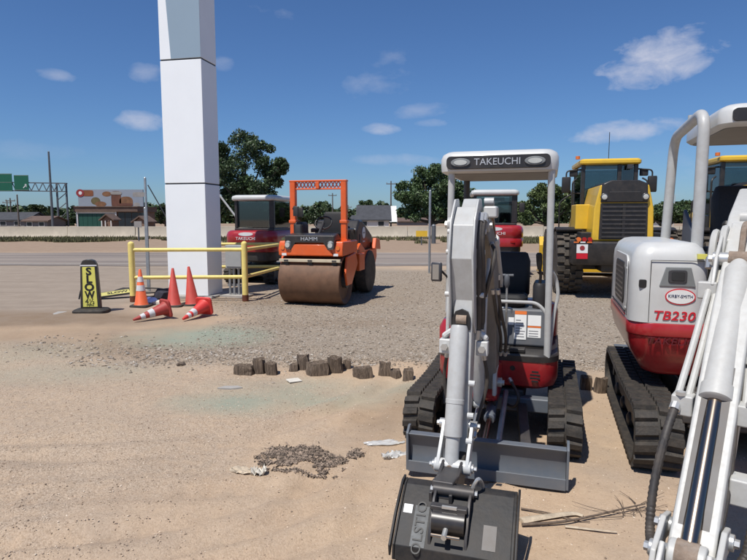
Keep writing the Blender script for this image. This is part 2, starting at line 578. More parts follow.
MT = dict(
    white=pmat('white_paint', (0.56, 0.57, 0.56), 0.33, var=0.05, dust=0.16, coat=0.2, scale=4),
    grey=pmat('light_grey_paint', (0.47, 0.48, 0.47), 0.36, var=0.07, dust=0.3, dustcol=(0.30, 0.25, 0.2), coat=0.1, scale=13),
    red=pmat('red_paint', (0.36, 0.008, 0.016), 0.26, var=0.1, dust=0.1, coat=0.4, scale=3),
    orange=pmat('orange_paint', (0.72, 0.105, 0.012), 0.36, var=0.08, dust=0.12, coat=0.2),
    yellow=pmat('machine_yellow_paint', (0.72, 0.45, 0.03), 0.34, var=0.08, dust=0.1, coat=0.2),
    rail=pmat('guard_yellow_paint', (0.80, 0.64, 0.19), 0.5, var=0.1, dust=0.15, scale=7, bump=0.2),
    rust=pmat('rusty_steel', (0.12, 0.035, 0.015), 0.8, var=0.4, scale=14, bump=0.5),
    dirty=pmat('dirty_worn_steel', (0.20, 0.135, 0.09), 0.75, var=0.35, scale=16, dust=0.5, dustcol=(0.42, 0.38, 0.33), bump=0.4),
    black=pmat('black_plastic', (0.013, 0.013, 0.014), 0.5, var=0.2, dust=0.06),
    blackpaint=pmat('black_paint', (0.018, 0.018, 0.02), 0.32, var=0.2, dust=0.1),
    seat=pmat('seat_vinyl', (0.009, 0.009, 0.01), 0.6, var=0.2, bump=0.15, bscale=120),
    rubber=pmat('track_rubber', (0.012, 0.0118, 0.0115), 0.7, var=0.25, dust=0.16, scale=9, bump=0.35, bscale=70),
    tyre=pmat('tyre_rubber', (0.018, 0.018, 0.0175), 0.75, var=0.25, dust=0.3, scale=4, bump=0.35, bscale=50),
    dark=pmat('dark_steel', (0.035, 0.037, 0.042), 0.45, metal=0.2, var=0.25, dust=0.18),
    blade=pmat('blade_grey_paint', (0.105, 0.125, 0.15), 0.42, var=0.1, dust=0.16, scale=4),
    console=pmat('console_grey_plastic', (0.085, 0.095, 0.11), 0.5, var=0.12, dust=0.12),
    bucket=pmat('bucket_black_paint', (0.016, 0.018, 0.021), 0.5, var=0.3, dust=0.10, scale=7, bump=0.12, bscale=40, spec=0.22),
    scuff=pmat('scuffed_bucket_paint', (0.10, 0.105, 0.105), 0.6, var=0.35, scale=18, bump=0.3),
    chrome=pmat('chrome_rod', (0.34, 0.27, 0.21), 0.22, metal=1.0, var=0.04),
    steel=pmat('galvanised_steel', (0.40, 0.42, 0.43), 0.42, metal=0.7, var=0.15, scale=12),
    zinc=pmat('zinc_bolt', (0.55, 0.55, 0.53), 0.35, metal=0.6, var=0.12),
    hose=pmat('rubber_hose', (0.02, 0.02, 0.022), 0.55, var=0.15, dust=0.2),
    sticker=pmat('white_sticker', (0.74, 0.74, 0.72), 0.5, var=0.04),
    stickerprint=pmat('sticker_print', (0.25, 0.25, 0.26), 0.6, var=0.2),
    stickerorange=pmat('orange_sticker', (0.72, 0.17, 0.03), 0.5, var=0.06),
    letterwhite=pmat('white_lettering', (0.7, 0.7, 0.7), 0.45, var=0.03),
    lettergrey=pmat('grey_lettering', (0.42, 0.44, 0.47), 0.4, var=0.03),
    letterred=pmat('red_lettering', (0.55, 0.01, 0.025), 0.4, var=0.03),
    letterblack=pmat('black_lettering', (0.012, 0.012, 0.012), 0.55, var=0.1),
    letterblue=pmat('navy_lettering', (0.02, 0.03, 0.1), 0.5, var=0.05),
    letterburg=pmat('dark_red_lettering', (0.11, 0.008, 0.015), 0.45, var=0.05),
    lamp=pmat('lamp_lens', (0.5, 0.5, 0.46), 0.15, var=0.1, coat=0.6),
    lampdark=pmat('lamp_housing', (0.05, 0.05, 0.055), 0.3, var=0.1),
    lampgrey=pmat('lamp_surround_grey', (0.2, 0.21, 0.21), 0.45, var=0.08),
    redlens=pmat('red_lens', (0.35, 0.01, 0.01), 0.2, var=0.1),
    glass=glass_mat('tinted_cab_glass', (0.42, 0.50, 0.50), 0.05),
    mirror=pmat('mirror_glass', (0.5, 0.55, 0.6), 0.06, metal=1.0, var=0.02),
    cone_red=pmat('faded_cone_red', (0.55, 0.055, 0.04), 0.55, var=0.12, dust=0.16),
    cone_bright=pmat('bright_cone_red', (0.62, 0.03, 0.025), 0.5, var=0.12, dust=0.1),  # brighter red of one lying cone
    boomshade=pmat('shaded_dusty_boom_grey', (0.20, 0.185, 0.165), 0.55, var=0.2, dust=0.35, dustcol=(0.15, 0.115, 0.08)),  # boom grey with the shade put into its colour, plus some dust
    cone_dark=pmat('dirty_cone_red', (0.36, 0.022, 0.02), 0.55, var=0.18, dust=0.2),
    cone_orange=pmat('cone_orange', (0.78, 0.13, 0.035), 0.5, var=0.1, dust=0.12),
    coneband=pmat('reflective_band', (0.66, 0.66, 0.66), 0.4, var=0.12, dust=0.2),
    signyellow=pmat('sign_yellow', (0.74, 0.70, 0.14), 0.5, var=0.07, dust=0.12),
    signdirty=pmat('dirty_sign_yellow', (0.55, 0.51, 0.13), 0.7, var=0.2, dust=0.6, scale=9),
    drum=pmat('muddy_drum_steel', (0.135, 0.066, 0.034), 0.6, metal=0.1, var=0.28, scale=6, dust=0.35, dustcol=(0.19, 0.115, 0.07)),
    cream=pmat('cream_scraper_bar', (0.56, 0.48, 0.34), 0.6, var=0.12),
    pylon=pmat('white_cladding', (0.82, 0.85, 0.865), 0.38, var=0.02, scale=1.5),
    pylongrey=pmat('pylon_blue_grey', (0.26, 0.345, 0.42), 0.4, var=0.02, scale=1.5),
    joint=pmat('panel_joint', (0.035, 0.04, 0.05), 0.5, var=0.1),
    concrete=pmat('barrier_concrete', (0.47, 0.41, 0.32), 0.85, var=0.14, scale=0.8, dust=0.3, dustcol=(0.3, 0.27, 0.22)),
    pad=pmat('pad_concrete', (0.36, 0.34, 0.31), 0.85, var=0.14, scale=3, bump=0.3),
    wood=pmat('rotted_timber', (0.115, 0.08, 0.056), 0.9, var=0.45, scale=16, bump=0.8, bscale=45, col2=(0.2, 0.155, 0.115)),
    stick=pmat('dry_stick', (0.13, 0.095, 0.07), 0.85, var=0.35, scale=30, bump=0.4),
    bark_strip=pmat('pale_bark_strip', (0.46, 0.38, 0.28), 0.85, var=0.25, scale=25, bump=0.4),
    chips=pmat('wood_chips', (0.21, 0.16, 0.12), 0.9, var=0.3, scale=20, island=0.9),
    paper=pmat('crumpled_paper', (0.62, 0.58, 0.5), 0.8, var=0.12, scale=14),
    trunk=pmat('tree_bark', (0.09, 0.07, 0.05), 0.9, var=0.3, scale=3, bump=0.5),
    leaf=pmat('leaf_green', (0.055, 0.092, 0.028), 0.55, var=0.3, scale=0.5, island=0.5),
    leaf2=pmat('leaf_yellow_green', (0.085, 0.115, 0.035), 0.55, var=0.3, scale=0.5, island=0.45),
    leafd=pmat('leaf_dark_green', (0.048, 0.078, 0.027), 0.55, var=0.3, scale=0.5, island=0.5),
    armwhite=pmat('dusty_white_paint', (0.50, 0.50, 0.475), 0.4, var=0.05, dust=0.30, dustcol=(0.34, 0.30, 0.25), scale=22, bump=0.08, bscale=30),
    grass=pmat('dry_grass', (0.105, 0.10, 0.042), 0.8, var=0.3, scale=1.2, island=0.5),
    timber_pole=pmat('utility_pole_wood', (0.12, 0.10, 0.085), 0.9, var=0.2),
    gantry=pmat('gantry_steel', (0.13, 0.14, 0.15), 0.55, metal=0.4, var=0.15),
    signgreen=pmat('highway_sign_green', (0.008, 0.10, 0.055), 0.45, var=0.06, scale=1),
    roof_grey=pmat('grey_shingle', (0.055, 0.057, 0.064), 0.9, var=0.2, scale=1.5),
    roof_brown=pmat('brown_shingle', (0.13, 0.085, 0.065), 0.9, var=0.2, scale=1.5),
    siding=pmat('grey_siding', (0.17, 0.165, 0.165), 0.8, var=0.1, scale=0.6),
    siding_white=pmat('white_siding', (0.66, 0.65, 0.62), 0.8, var=0.06, scale=0.6),
    green_wall=pmat('green_cladding', (0.010, 0.065, 0.045), 0.55, var=0.12, scale=0.5),
    brown_wall=pmat('brown_brick_wall', (0.19, 0.115, 0.08), 0.9, var=0.2, scale=1.5),
    bluegrey=pmat('billboard_face', (0.27, 0.30, 0.35), 0.6, var=0.06, scale=0.3),
    food_brown=pmat('print_brown', (0.13, 0.05, 0.03), 0.6, var=0.3, scale=1.2),
    food_tan=pmat('print_tan', (0.20, 0.095, 0.045), 0.6, var=0.3, scale=1.2),
    food_green=pmat('print_olive', (0.13, 0.10, 0.04), 0.6, var=0.3, scale=1.2),
    food_orange=pmat('print_orange', (0.22, 0.075, 0.03), 0.6, var=0.15, scale=1.2),
    print_red=pmat('print_red', (0.28, 0.03, 0.035), 0.6, var=0.15, scale=1.2),
    print_grey=pmat('print_grey', (0.3, 0.28, 0.26), 0.6, var=0.15, scale=1.2),
    sheet=pmat('pale_sheet_metal', (0.52, 0.52, 0.50), 0.5, var=0.08, scale=0.8),
    roadpaint=pmat('worn_road_paint', (0.36, 0.34, 0.30), 0.8, var=0.3, scale=3),
    electric=pmat('electrical_box_grey', (0.33, 0.34, 0.34), 0.5, var=0.08),
    navy=pmat('seat_side_panel', (0.055, 0.07, 0.095), 0.45, var=0.1, dust=0.1),
    windowdark=pmat('dark_window', (0.02, 0.025, 0.03), 0.15, var=0.2),
    canopyin=pmat('canopy_lining', (0.21, 0.20, 0.185), 0.7, var=0.08),
    cloth=pmat('dark_cloth', (0.03, 0.028, 0.04), 0.9, var=0.4, scale=14),
    blue=pmat('faded_blue_plastic', (0.06, 0.09, 0.25), 0.5, var=0.2),
)


def stone_mat(name='gravel_stone', cs=((0.13, 0.105, 0.08), (0.46, 0.41, 0.34), (0.25, 0.2, 0.15), (0.34, 0.27, 0.2), (0.36, 0.32, 0.275))):
    m, nt, b = new_mat(name)
    N, L = nt.nodes, nt.links
    ge = N.new('ShaderNodeNewGeometry')
    cr = N.new('ShaderNodeValToRGB')
    e = cr.color_ramp.elements
    e[0].position, e[0].color = 0.0, (*cs[0], 1)
    e[1].position, e[1].color = 1.0, (*cs[1], 1)
    for p, c in ((0.3, cs[2]), (0.6, cs[3]), (0.85, cs[4])):
        k = e.new(p)
        k.color = (*c, 1)
    L.new(ge.outputs['Random Per Island'], cr.inputs['Fac'])
    L.new(cr.outputs['Color'], b.inputs['Base Color'])
    b.inputs['Roughness'].default_value = 0.9
    return m


MT['stone'] = stone_mat()
MT['pebble'] = stone_mat('sandy_pebble', ((0.17, 0.12, 0.085), (0.70, 0.60, 0.48), (0.34, 0.25, 0.175), (0.48, 0.36, 0.26), (0.55, 0.44, 0.33)))


def grain_mat():
    m, nt, b = new_mat('splintered_timber')
    N, L = nt.nodes, nt.links
    tc = N.new('ShaderNodeTexCoord')
    mp = N.new('ShaderNodeMapping')
    mp.inputs['Scale'].default_value = (75, 75, 5)
    L.new(tc.outputs['Object'], mp.inputs['Vector'])
    n1 = N.new('ShaderNodeTexNoise')
    n1.inputs['Scale'].default_value = 1.0
    n1.inputs['Detail'].default_value = 6
    n1.inputs['Roughness'].default_value = 0.7
    L.new(mp.outputs['Vector'], n1.inputs['Vector'])
    cr = N.new('ShaderNodeValToRGB')
    e = cr.color_ramp.elements
    e[0].position, e[0].color = 0.32, (0.03, 0.021, 0.015, 1)
    e[1].position, e[1].color = 0.72, (0.27, 0.205, 0.15, 1)
    k = e.new(0.5)
    k.color = (0.13, 0.095, 0.068, 1)
    L.new(n1.outputs['Fac'], cr.inputs['Fac'])
    L.new(cr.outputs['Color'], b.inputs['Base Color'])
    b.inputs['Roughness'].default_value = 0.92
    bp = N.new('ShaderNodeBump')
    bp.inputs['Strength'].default_value = 1.0
    bp.inputs['Distance'].default_value = 0.012
    L.new(n1.outputs['Fac'], bp.inputs['Height'])
    L.new(bp.outputs['Normal'], b.inputs['Normal'])
    return m


MT['grain'] = grain_mat()


def plastic_mat():
    m, nt, b = new_mat('clear_plastic_film')
    N, L = nt.nodes, nt.links
    b.inputs['Base Color'].default_value = (0.7, 0.7, 0.68, 1)
    b.inputs['Roughness'].default_value = 0.22
    tr = N.new('ShaderNodeBsdfTransparent')
    mx = N.new('ShaderNodeMixShader')
    mx.inputs['Fac'].default_value = 0.55
    L.new(tr.outputs[0], mx.inputs[1])
    L.new(b.outputs[0], mx.inputs[2])
    L.new(mx.outputs[0], N['Material Output'].inputs['Surface'])
    return m


MT['plastic'] = plastic_mat()


# ---------------------------------------------------------------- ground
def vnoise(x, y, s, seed):
    rng = np.random.RandomState(seed)
    T = rng.rand(257, 257)
    X, Y = x / s, y / s
    xi, yi = np.floor(X).astype(int), np.floor(Y).astype(int)
    fx, fy = X - xi, Y - yi
    fx, fy = fx * fx * (3 - 2 * fx), fy * fy * (3 - 2 * fy)
    a, b = T[xi % 256, yi % 256], T[(xi + 1) % 256, yi % 256]
    c, d = T[xi % 256, (yi + 1) % 256], T[(xi + 1) % 256, (yi + 1) % 256]
    return (a * (1 - fx) + b * fx) * (1 - fy) + (c * (1 - fx) + d * fx) * fy - 0.5


def sstep(a, b, x):
    t = np.clip((x - a) / (b - a), 0, 1)
    return t * t * (3 - 2 * t)


def edge_line(x):
    """the old timber edging between dirt and gravel, as depth over x"""
    return 6.32 - 0.30 * np.clip(x, -2, 3) * 0.35 + 0.05 * np.sin(x * 2.3)


def ground_height(x, y):
    x, y = np.asarray(x, float), np.asarray(y, float)
    near = sstep(16, 9, y) * sstep(-14, -8, x) * sstep(16, 10, x)
    h = vnoise(x, y, 1.9, 1) * 0.05 + vnoise(x, y, 0.55, 2) * 0.034 + vnoise(x, y, 0.21, 3) * 0.018 + vnoise(x, y, 0.11, 4) * 0.007
    rim = np.exp(-((y - edge_line(x) - 0.25) / 0.42) ** 2) * sstep(-2.6, -1.4, x) * sstep(3.2, 2.2, x)
    h = h * near * 0.8 + rim * (0.05 + vnoise(x, y, 0.3, 7) * 0.03)
    # shallow wheel ruts that swing round in front of the machines
    rr = np.hypot(x + 2.9, y - 7.4)
    for r0 in (3.2, 3.55, 4.6, 4.9, 5.2):
        h = h - 0.034 * np.exp(-((rr - r0 - vnoise(x, y, 1.3, 9) * 0.3) / 0.085) ** 2) * near * sstep(6.3, 5.4, y)
        h = h + 0.022 * np.exp(-((rr - r0 - 0.16) / 0.07) ** 2) * near * sstep(6.3, 5.4, y)
    # flat where machines stand
    for cx, cy, rd in ((1.1, 4.8, 1.3), (2.8, 4.5, 1.6), (0.45, 3.0, 0.5)):
        k = sstep(rd, rd * 0.6, np.hypot(x - cx, y - cy))
        h = h * (1 - 0.8 * k)
    # crawler lane pressed into the dirt beside the grey machine
    for (ax, ay), (bx, by), wd in ((( -0.55, 3.0), (0.22, 6.0), 0.13), ((-0.05, 2.6), (0.05, 4.2), 0.11), ((-3.0, 3.2), (-0.6, 3.55), 0.12), ((-2.9, 2.75), (-0.6, 3.05), 0.12)):
        L = math.hypot(bx - ax, by - ay)
        tx, ty = (bx - ax) / L, (by - ay) / L
        s_ = (x - ax) * tx + (y - ay) * ty
        d_ = -(x - ax) * ty + (y - ay) * tx + vnoise(x, y, 0.9, 14) * 0.12
        on = sstep(-0.2, 0.3, s_) * sstep(L + 0.2, L - 0.3, s_) * (0.55 + 0.9 * vnoise(x, y, 0.5, 15))
        h = h + on * 1.6 * (-0.014 * np.exp(-(d_ / wd) ** 4) + 0.010 * np.exp(-((np.abs(d_) - wd * 1.25) / 0.05) ** 2) + 0.007 * np.exp(-(d_ / wd) ** 4) * np.sin(s_ * 6.2832 / 0.17))
    return h - 0.006


def axis(fine_lo, fine_hi, step, lo, hi, grow=1.13):
    a = list(np.arange(fine_lo, fine_hi, step))
    s, p = step, a[-1]
    while p < hi:
        s *= grow
        p += s
        a.append(p)
    s, p, pre = step, a[0], []
    while p > lo:
        s *= grow
        p -= s
        pre.append(p)
    return np.array(pre[::-1] + a)


def ellipse(x, y, px, py, rx, ry, rot=0.0):
    c = G(px, py)
    dx, dy = x - c.x, y - c.y
    u = dx * math.cos(rot) + dy * math.sin(rot)
    v = -dx * math.sin(rot) + dy * math.cos(rot)
    return np.clip(1.3 - np.sqrt((u / rx) ** 2 + (v / ry) ** 2), 0, 1)


xs = axis(-5.5, 4.2, 0.055, -2500, 2500, 1.12)
ys = axis(1.6, 9.5, 0.055, -300, 4500, 1.10)
GX, GY = np.meshgrid(xs, ys)
GZ = ground_height(GX, GY)
nx, ny = len(xs), len(ys)
gv = np.stack([GX.ravel(), GY.ravel(), GZ.ravel()], 1)
idx = np.arange(nx * ny).reshape(ny, nx)
gf = np.stack([idx[:-1, :-1].ravel(), idx[:-1, 1:].ravel(), idx[1:, 1:].ravel(), idx[1:, :-1].ravel()], 1)
gme = bpy.data.meshes.new('ground')
gme.from_pydata(gv.tolist(), [], gf.tolist())
wob = vnoise(GX, GY, 1.4, 21) * 1.2 + vnoise(GX, GY, 0.4, 22) * 0.5
# gravel: behind the timber edging, and thinning to the left
gr = sstep(-0.25, 0.35, GY - edge_line(GX) + wob * 0.45) * sstep(-3.5, -1.6, GX + 0.12 * (GY - 6.3) * 0 + wob * 1.3 - (GY - 7) * -0.10)
gr = gr * sstep(20.5, 18.5, GY + wob)
gr = np.maximum(gr, 0.55 * sstep(0.35, 0.75, ellipse(GX, GY, 200, 352, 1.5, 0.35) + wob * 0.3))
grit = sstep(-0.5, -2.2, GX + wob * 1.2) * sstep(8.2, 6.6, GY + wob) + 0.25
grit = np.clip(np.maximum(grit, 0.5 * sstep(4.2, 3.2, GY + wob) * sstep(1.2, -0.5, GX)), 0, 1)
pav = sstep(-2.6, -5.2, GX + wob * 1.3) * sstep(8.6, 9.6, GY + wob * 0.9) * sstep(22, 20, GY)
stain = np.maximum.reduce([ellipse(GX, GY, 236, 402, 0.62, 0.34) * 1.0, ellipse(GX, GY, 300, 395, 1.0, 0.42) * 0.75, ellipse(GX, GY, 330, 388, 1.3, 0.4) * 0.6, ellipse(GX, GY, 195, 336, 1.0, 0.8) * 1.0,
                           ellipse(GX, GY, 20, 352, 1.0, 0.7) * 0.35, ellipse(GX, GY, 60, 372, 1.2, 0.5) * 0.25])
stain = np.clip(stain * (1.35 + wob * 1.3), 0, 1)
damp = np.maximum.reduce([ellipse(GX, GY, 130, 343, 1.3, 0.8, -0.3) * 0.8, ellipse(GX, GY, 170, 330, 1.0, 0.9) * 0.6, ellipse(GX, GY, 20, 320, 3.2, 0.9) * 1.0, ellipse(GX, GY, 70, 334, 2.0, 0.9) * 0.7,
                          ellipse(GX, GY, 60, 345, 1.6, 0.5) * 0.5, ellipse(GX, GY, 388, 418, 0.30, 0.9, -0.25) * 0.95, ellipse(GX, GY, 110, 338, 2.2, 0.8) * 0.8, ellipse(GX, GY, 290, 300, 2.2, 0.9) * 0.5,
                          ellipse(GX, GY, 310, 322, 2.2, 0.5) * 0.4])
damp = np.clip(damp * (1.2 + wob * 1.3), 0, 1)
verge = sstep(27.5, 29.5, GY + wob * 1.0)
for nm, arr in (('gravel', gr), ('grit', grit), ('paved', pav), ('stain', stain), ('damp', damp), ('verge', verge)):
    at = gme.attributes.new(nm, 'FLOAT', 'POINT')
    at.data.foreach_set('value', arr.ravel().astype(np.float32))


def ground_mat():
    m, nt, b = new_mat('lot_ground')
    N, L = nt.nodes, nt.links
    geo = N.new('ShaderNodeNewGeometry')
    pos = geo.outputs['Position']

    def noise(sc, det=6, rough=0.6, vec=pos):
        n = N.new('ShaderNodeTexNoise')
        n.inputs['Scale'].default_value = sc
        n.inputs['Detail'].default_value = det
        n.inputs['Roughness'].default_value = rough
        L.new(vec, n.inputs['Vector'])
        return n.outputs['Fac']

    def rng(v, a, b_, c=0.0, d=1.0):
        n = N.new('ShaderNodeMapRange')
        for k, x in zip(('From Min', 'From Max', 'To Min', 'To Max'), (a, b_, c, d)):
            n.inputs[k].default_value = x
        L.new(v, n.inputs['Value'])
        return n.outputs['Result']

    def mix(f, a, b_, mode='MIX'):
        n = N.new('ShaderNodeMix')
        n.data_type = 'RGBA'
        n.blend_type = mode
        for s, v in (('Factor', f), ('A', a), ('B', b_)):
            if isinstance(v, (int, float)):
                n.inputs[s].default_value = v
            elif isinstance(v, tuple):
                n.inputs[s].default_value = (*v, 1)
            else:
                L.new(v, n.inputs[s])
        return n.outputs['Result']

    def mul(a, b_, op='MULTIPLY', clamp=True):
        n = N.new('ShaderNodeMath')
        n.operation = op
        n.use_clamp = clamp
        for i, v in enumerate((a, b_)):
            if isinstance(v, (int, float)):
                n.inputs[i].default_value = v
            else:
                L.new(v, n.inputs[i])
        return n.outputs[0]

    def att(nm):
        n = N.new('ShaderNodeAttribute')
        n.attribute_name = nm
        return n.outputs['Fac']
    big, mid, small, fine = noise(0.5), noise(2.3, 8, 0.65), noise(13, 8, 0.7), noise(90, 4, 0.7)
    vor = N.new('ShaderNodeTexVoronoi')
    vor.inputs['Scale'].default_value = 34
    L.new(pos, vor.inputs['Vector'])
    vor2 = N.new('ShaderNodeTexVoronoi')
    vor2.inputs['Scale'].default_value = 110
    L.new(pos, vor2.inputs['Vector'])
    sep = N.new('ShaderNodeSeparateColor')
    L.new(vor.outputs['Color'], sep.inputs['Color'])
    sep2 = N.new('ShaderNodeSeparateColor')
    L.new(vor2.outputs['Color'], sep2.inputs['Color'])
    sand = mix(rng(mid, 0.3, 0.7), (0.47, 0.325, 0.21), (0.62, 0.46, 0.31))
    sand = mix(rng(big, 0.35, 0.65, 0, 0.5), sand, (0.50, 0.39, 0.275))
    sand = mix(rng(small, 0.35, 0.75, 0, 0.45), sand, (0.41, 0.28, 0.175))
    scuff = noise(0.85, 9, 0.62)
    sand = mix(rng(scuff, 0.46, 0.66, 0, 0.62), sand, (0.36, 0.295, 0.235))
    scuff2 = noise(3.6, 9, 0.7)
    sand = mix(rng(scuff2, 0.55, 0.72, 0, 0.5), sand, (0.30, 0.225, 0.16))
    grcol = mix(sep.outputs['Red'], (0.225, 0.19, 0.15), (0.44, 0.39, 0.32))
    grcol = mix(mul(sep2.outputs['Green'], 0.5), grcol, (0.20, 0.17, 0.14))
    grcol = mix(rng(mid, 0.35, 0.75, 0, 0.5), grcol, (0.25, 0.205, 0.155))
    gritc = mix(sep2.outputs['Red'], (0.25, 0.19, 0.14), (0.54, 0.445, 0.345))
    pavc = mix(rng(mid, 0.3, 0.7), (0.265, 0.22, 0.175), (0.34, 0.285, 0.23))
    # streaks along the way the traffic turns in
    mp = N.new('ShaderNodeMapping')
    mp.inputs['Rotation'].default_value = (0, 0, R(-14))
    mp.inputs['Scale'].default_value = (0.10, 1.3, 1)
    L.new(pos, mp.inputs['Vector'])
    st = noise(1.6, 7, 0.65, mp.outputs['Vector'])
    pavc = mix(rng(st, 0.45, 0.68, 0, 0.6), pavc, (0.215, 0.175, 0.14))
    c = sand
    c = mix(mul(att('grit'), rng(small, 0.35, 0.6, 0.35, 0.85)), c, gritc)
    c = mix(att('paved'), c, pavc)
    c = mix(mul(att('gravel'), rng(small, 0.3, 0.55, 0.7, 1.0)), c, grcol)
    c = mix(mul(att('damp'), rng(mid, 0.3, 0.6, 0.5, 1.0)), c, (0.215, 0.155, 0.105))
    c = mix(mul(att('stain'), rng(mid, 0.3, 0.6, 0.6, 1.0)), c, (0.265, 0.315, 0.25))
    vcol = mix(rng(mid, 0.3, 0.7), (0.27, 0.19, 0.135), (0.35, 0.26, 0.185))
    vcol = mix(rng(st, 0.5, 0.7, 0, 0.5), vcol, (0.22, 0.16, 0.11))
    c = mix(att('verge'), c, vcol)
    c = mix(rng(fine, 0.2, 0.8, 0.0, 0.35), c, (0.31, 0.225, 0.15))
    L.new(c, b.inputs['Base Color'])
    b.inputs['Roughness'].default_value = 0.95
    b.inputs['Specular IOR Level'].default_value = 0.2
    h = mul(mul(small, 0.6), mul(fine, 0.25), 'ADD', False)
    vd = mul(mul(vor.outputs['Distance'], -1.0, clamp=False), att('gravel'), clamp=False)
    vd2 = mul(mul(vor2.outputs['Distance'], -0.2, clamp=False), att('grit'), clamp=False)
    h = mul(mul(h, vd, 'ADD', False), vd2, 'ADD', False)
    bp = N.new('ShaderNodeBump')
    bp.inputs['Strength'].default_value = 0.75
    bp.inputs['Distance'].default_value = 0.02
    L.new(h, bp.inputs['Height'])
    L.new(bp.outputs['Normal'], b.inputs['Normal'])
    return m


ground = kind(finish('ground', gme, ground_mat(), ang=80), 'structure')


def gz(x, y):
    return float(ground_height(np.array([x]), np.array([y]))[0])


def stones(name, n, region, size, seed, mat='stone'):
    """small angular stones lying on the ground; region(rng, n) -> x, y"""
    rng = np.random.RandomState(seed)
    x, y = region(rng, n)
    n = len(x)
    s = size[0] * (size[1] / size[0]) ** (rng.rand(n) ** 2.2)
    z = ground_height(x, y)
    base = np.array([[1, 0, 0], [-1, 0, 0], [0, 1, 0], [0, -1, 0], [0, 0, 0.7], [0, 0, -0.7]], float)
    v = base[None] * (0.6 + 0.6 * rng.rand(n, 6, 1)) + (rng.rand(n, 6, 3) - 0.5) * 0.5
    a = rng.rand(n) * 6.28
    ca, sa = np.cos(a), np.sin(a)
    vx = v[:, :, 0] * ca[:, None] - v[:, :, 1] * sa[:, None]
    vy = v[:, :, 0] * sa[:, None] + v[:, :, 1] * ca[:, None]
    V = np.stack([vx * s[:, None] + x[:, None], vy * s[:, None] + y[:, None], v[:, :, 2] * s[:, None] * 0.8 + (z + s * 0.2)[:, None]], 2)
    F = np.array([[0, 2, 4], [2, 1, 4], [1, 3, 4], [3, 0, 4], [2, 0, 5], [1, 2, 5], [3, 1, 5], [0, 3, 5]])
    FF = (F[None] + (np.arange(n) * 6)[:, None, None]).reshape(-1, 3)
    me = bpy.data.meshes.new(name)
    me.from_pydata(V.reshape(-1, 3).tolist(), [], FF.tolist())
    return kind(finish(name, me, MT[mat], smooth=False), 'stuff')


def reg_gravel(rng, n):
    y = 6.2 + 12.0 * rng.rand(n) ** 1.7
    x = -3.6 + 9.5 * rng.rand(n)
    w = vnoise(x, y, 1.4, 21) * 1.2 + vnoise(x, y, 0.4, 22) * 0.5
    k = (y - edge_line(x) + w * 0.4 > 0) & (x + w * 1.3 + (y - 7) * 0.1 > -2.9 + rng.rand(n) * 0.8)
    return x[k], y[k]


def reg_fore(rng, n):
    y = 2.3 + 5.5 * rng.rand(n) ** 1.3
    x = -5.6 + 8.6 * rng.rand(n)
    w = vnoise(x, y, 1.1, 31) * 1.6
    k = (rng.rand(n) < np.where(x + w < -0.7, 0.95, 0.38)) & (np.abs(x) < 0.75 * y + 0.5)
    return x[k], y[k]


def reg_berm(rng, n):
    x = -3.6 + 6.4 * rng.rand(n)
    y = edge_line(x) + 0.05 + np.abs(rng.randn(n)) * 0.42
    return x, y


def reg_left(rng, n):
    x = -4.8 + 4.0 * rng.rand(n)
    y = 7.3 + rng.randn(n) * 0.35 + (x + 3) * -0.25
    return x, y


tag(stones('gravel', 42000, reg_gravel, (0.006, 0.024), 5), 'grey brown gravel strewn over the yard behind the timber stumps', 'gravel')
tag(stones('pebbles', 95000, reg_fore, (0.0016, 0.0085), 6, 'pebble'), 'fine pebbles and grit scattered over the bare sandy dirt', 'pebbles')
tag(stones('rubble', 2200, reg_berm, (0.007, 0.034), 8), 'loose lumps of rubble along the row of timber stumps', 'rubble')
tag(stones('broken_asphalt', 1300, reg_left, (0.006, 0.03), 9), 'crumbled asphalt pieces along the edge of the dirt by the cones', 'rubble')

# ---------------------------------------------------------------- road, far verge, barrier
def strip(name, y0, y1, x0, x1, z, mat, wob=0.25, seed=1, nx_=220, ny_=6):
    X = np.linspace(x0, x1, nx_)
    vs, fs = [], []
    for j in range(ny_ + 1):
        t = j / ny_
        for x in X:
            w = 0.0
            if j in (0, ny_):
                w = wob * (vnoise(np.array([x]), np.array([j * 7.0]), 2.3, seed)[0] * 2 + vnoise(np.array([x]), np.array([j * 7.0]), 0.6, seed + 1)[0])
            vs.append((x, y0 + (y1 - y0) * t + w, z))
    for j in range(ny_):
        for i in range(nx_ - 1):
            a = j * nx_ + i
            fs.append((a, a + 1, a + nx_ + 1, a + nx_))
    me = bpy.data.meshes.new(name)
    me.from_pydata(vs, [], fs)
    return kind(finish(name, me, mat, smooth=False), 'structure')


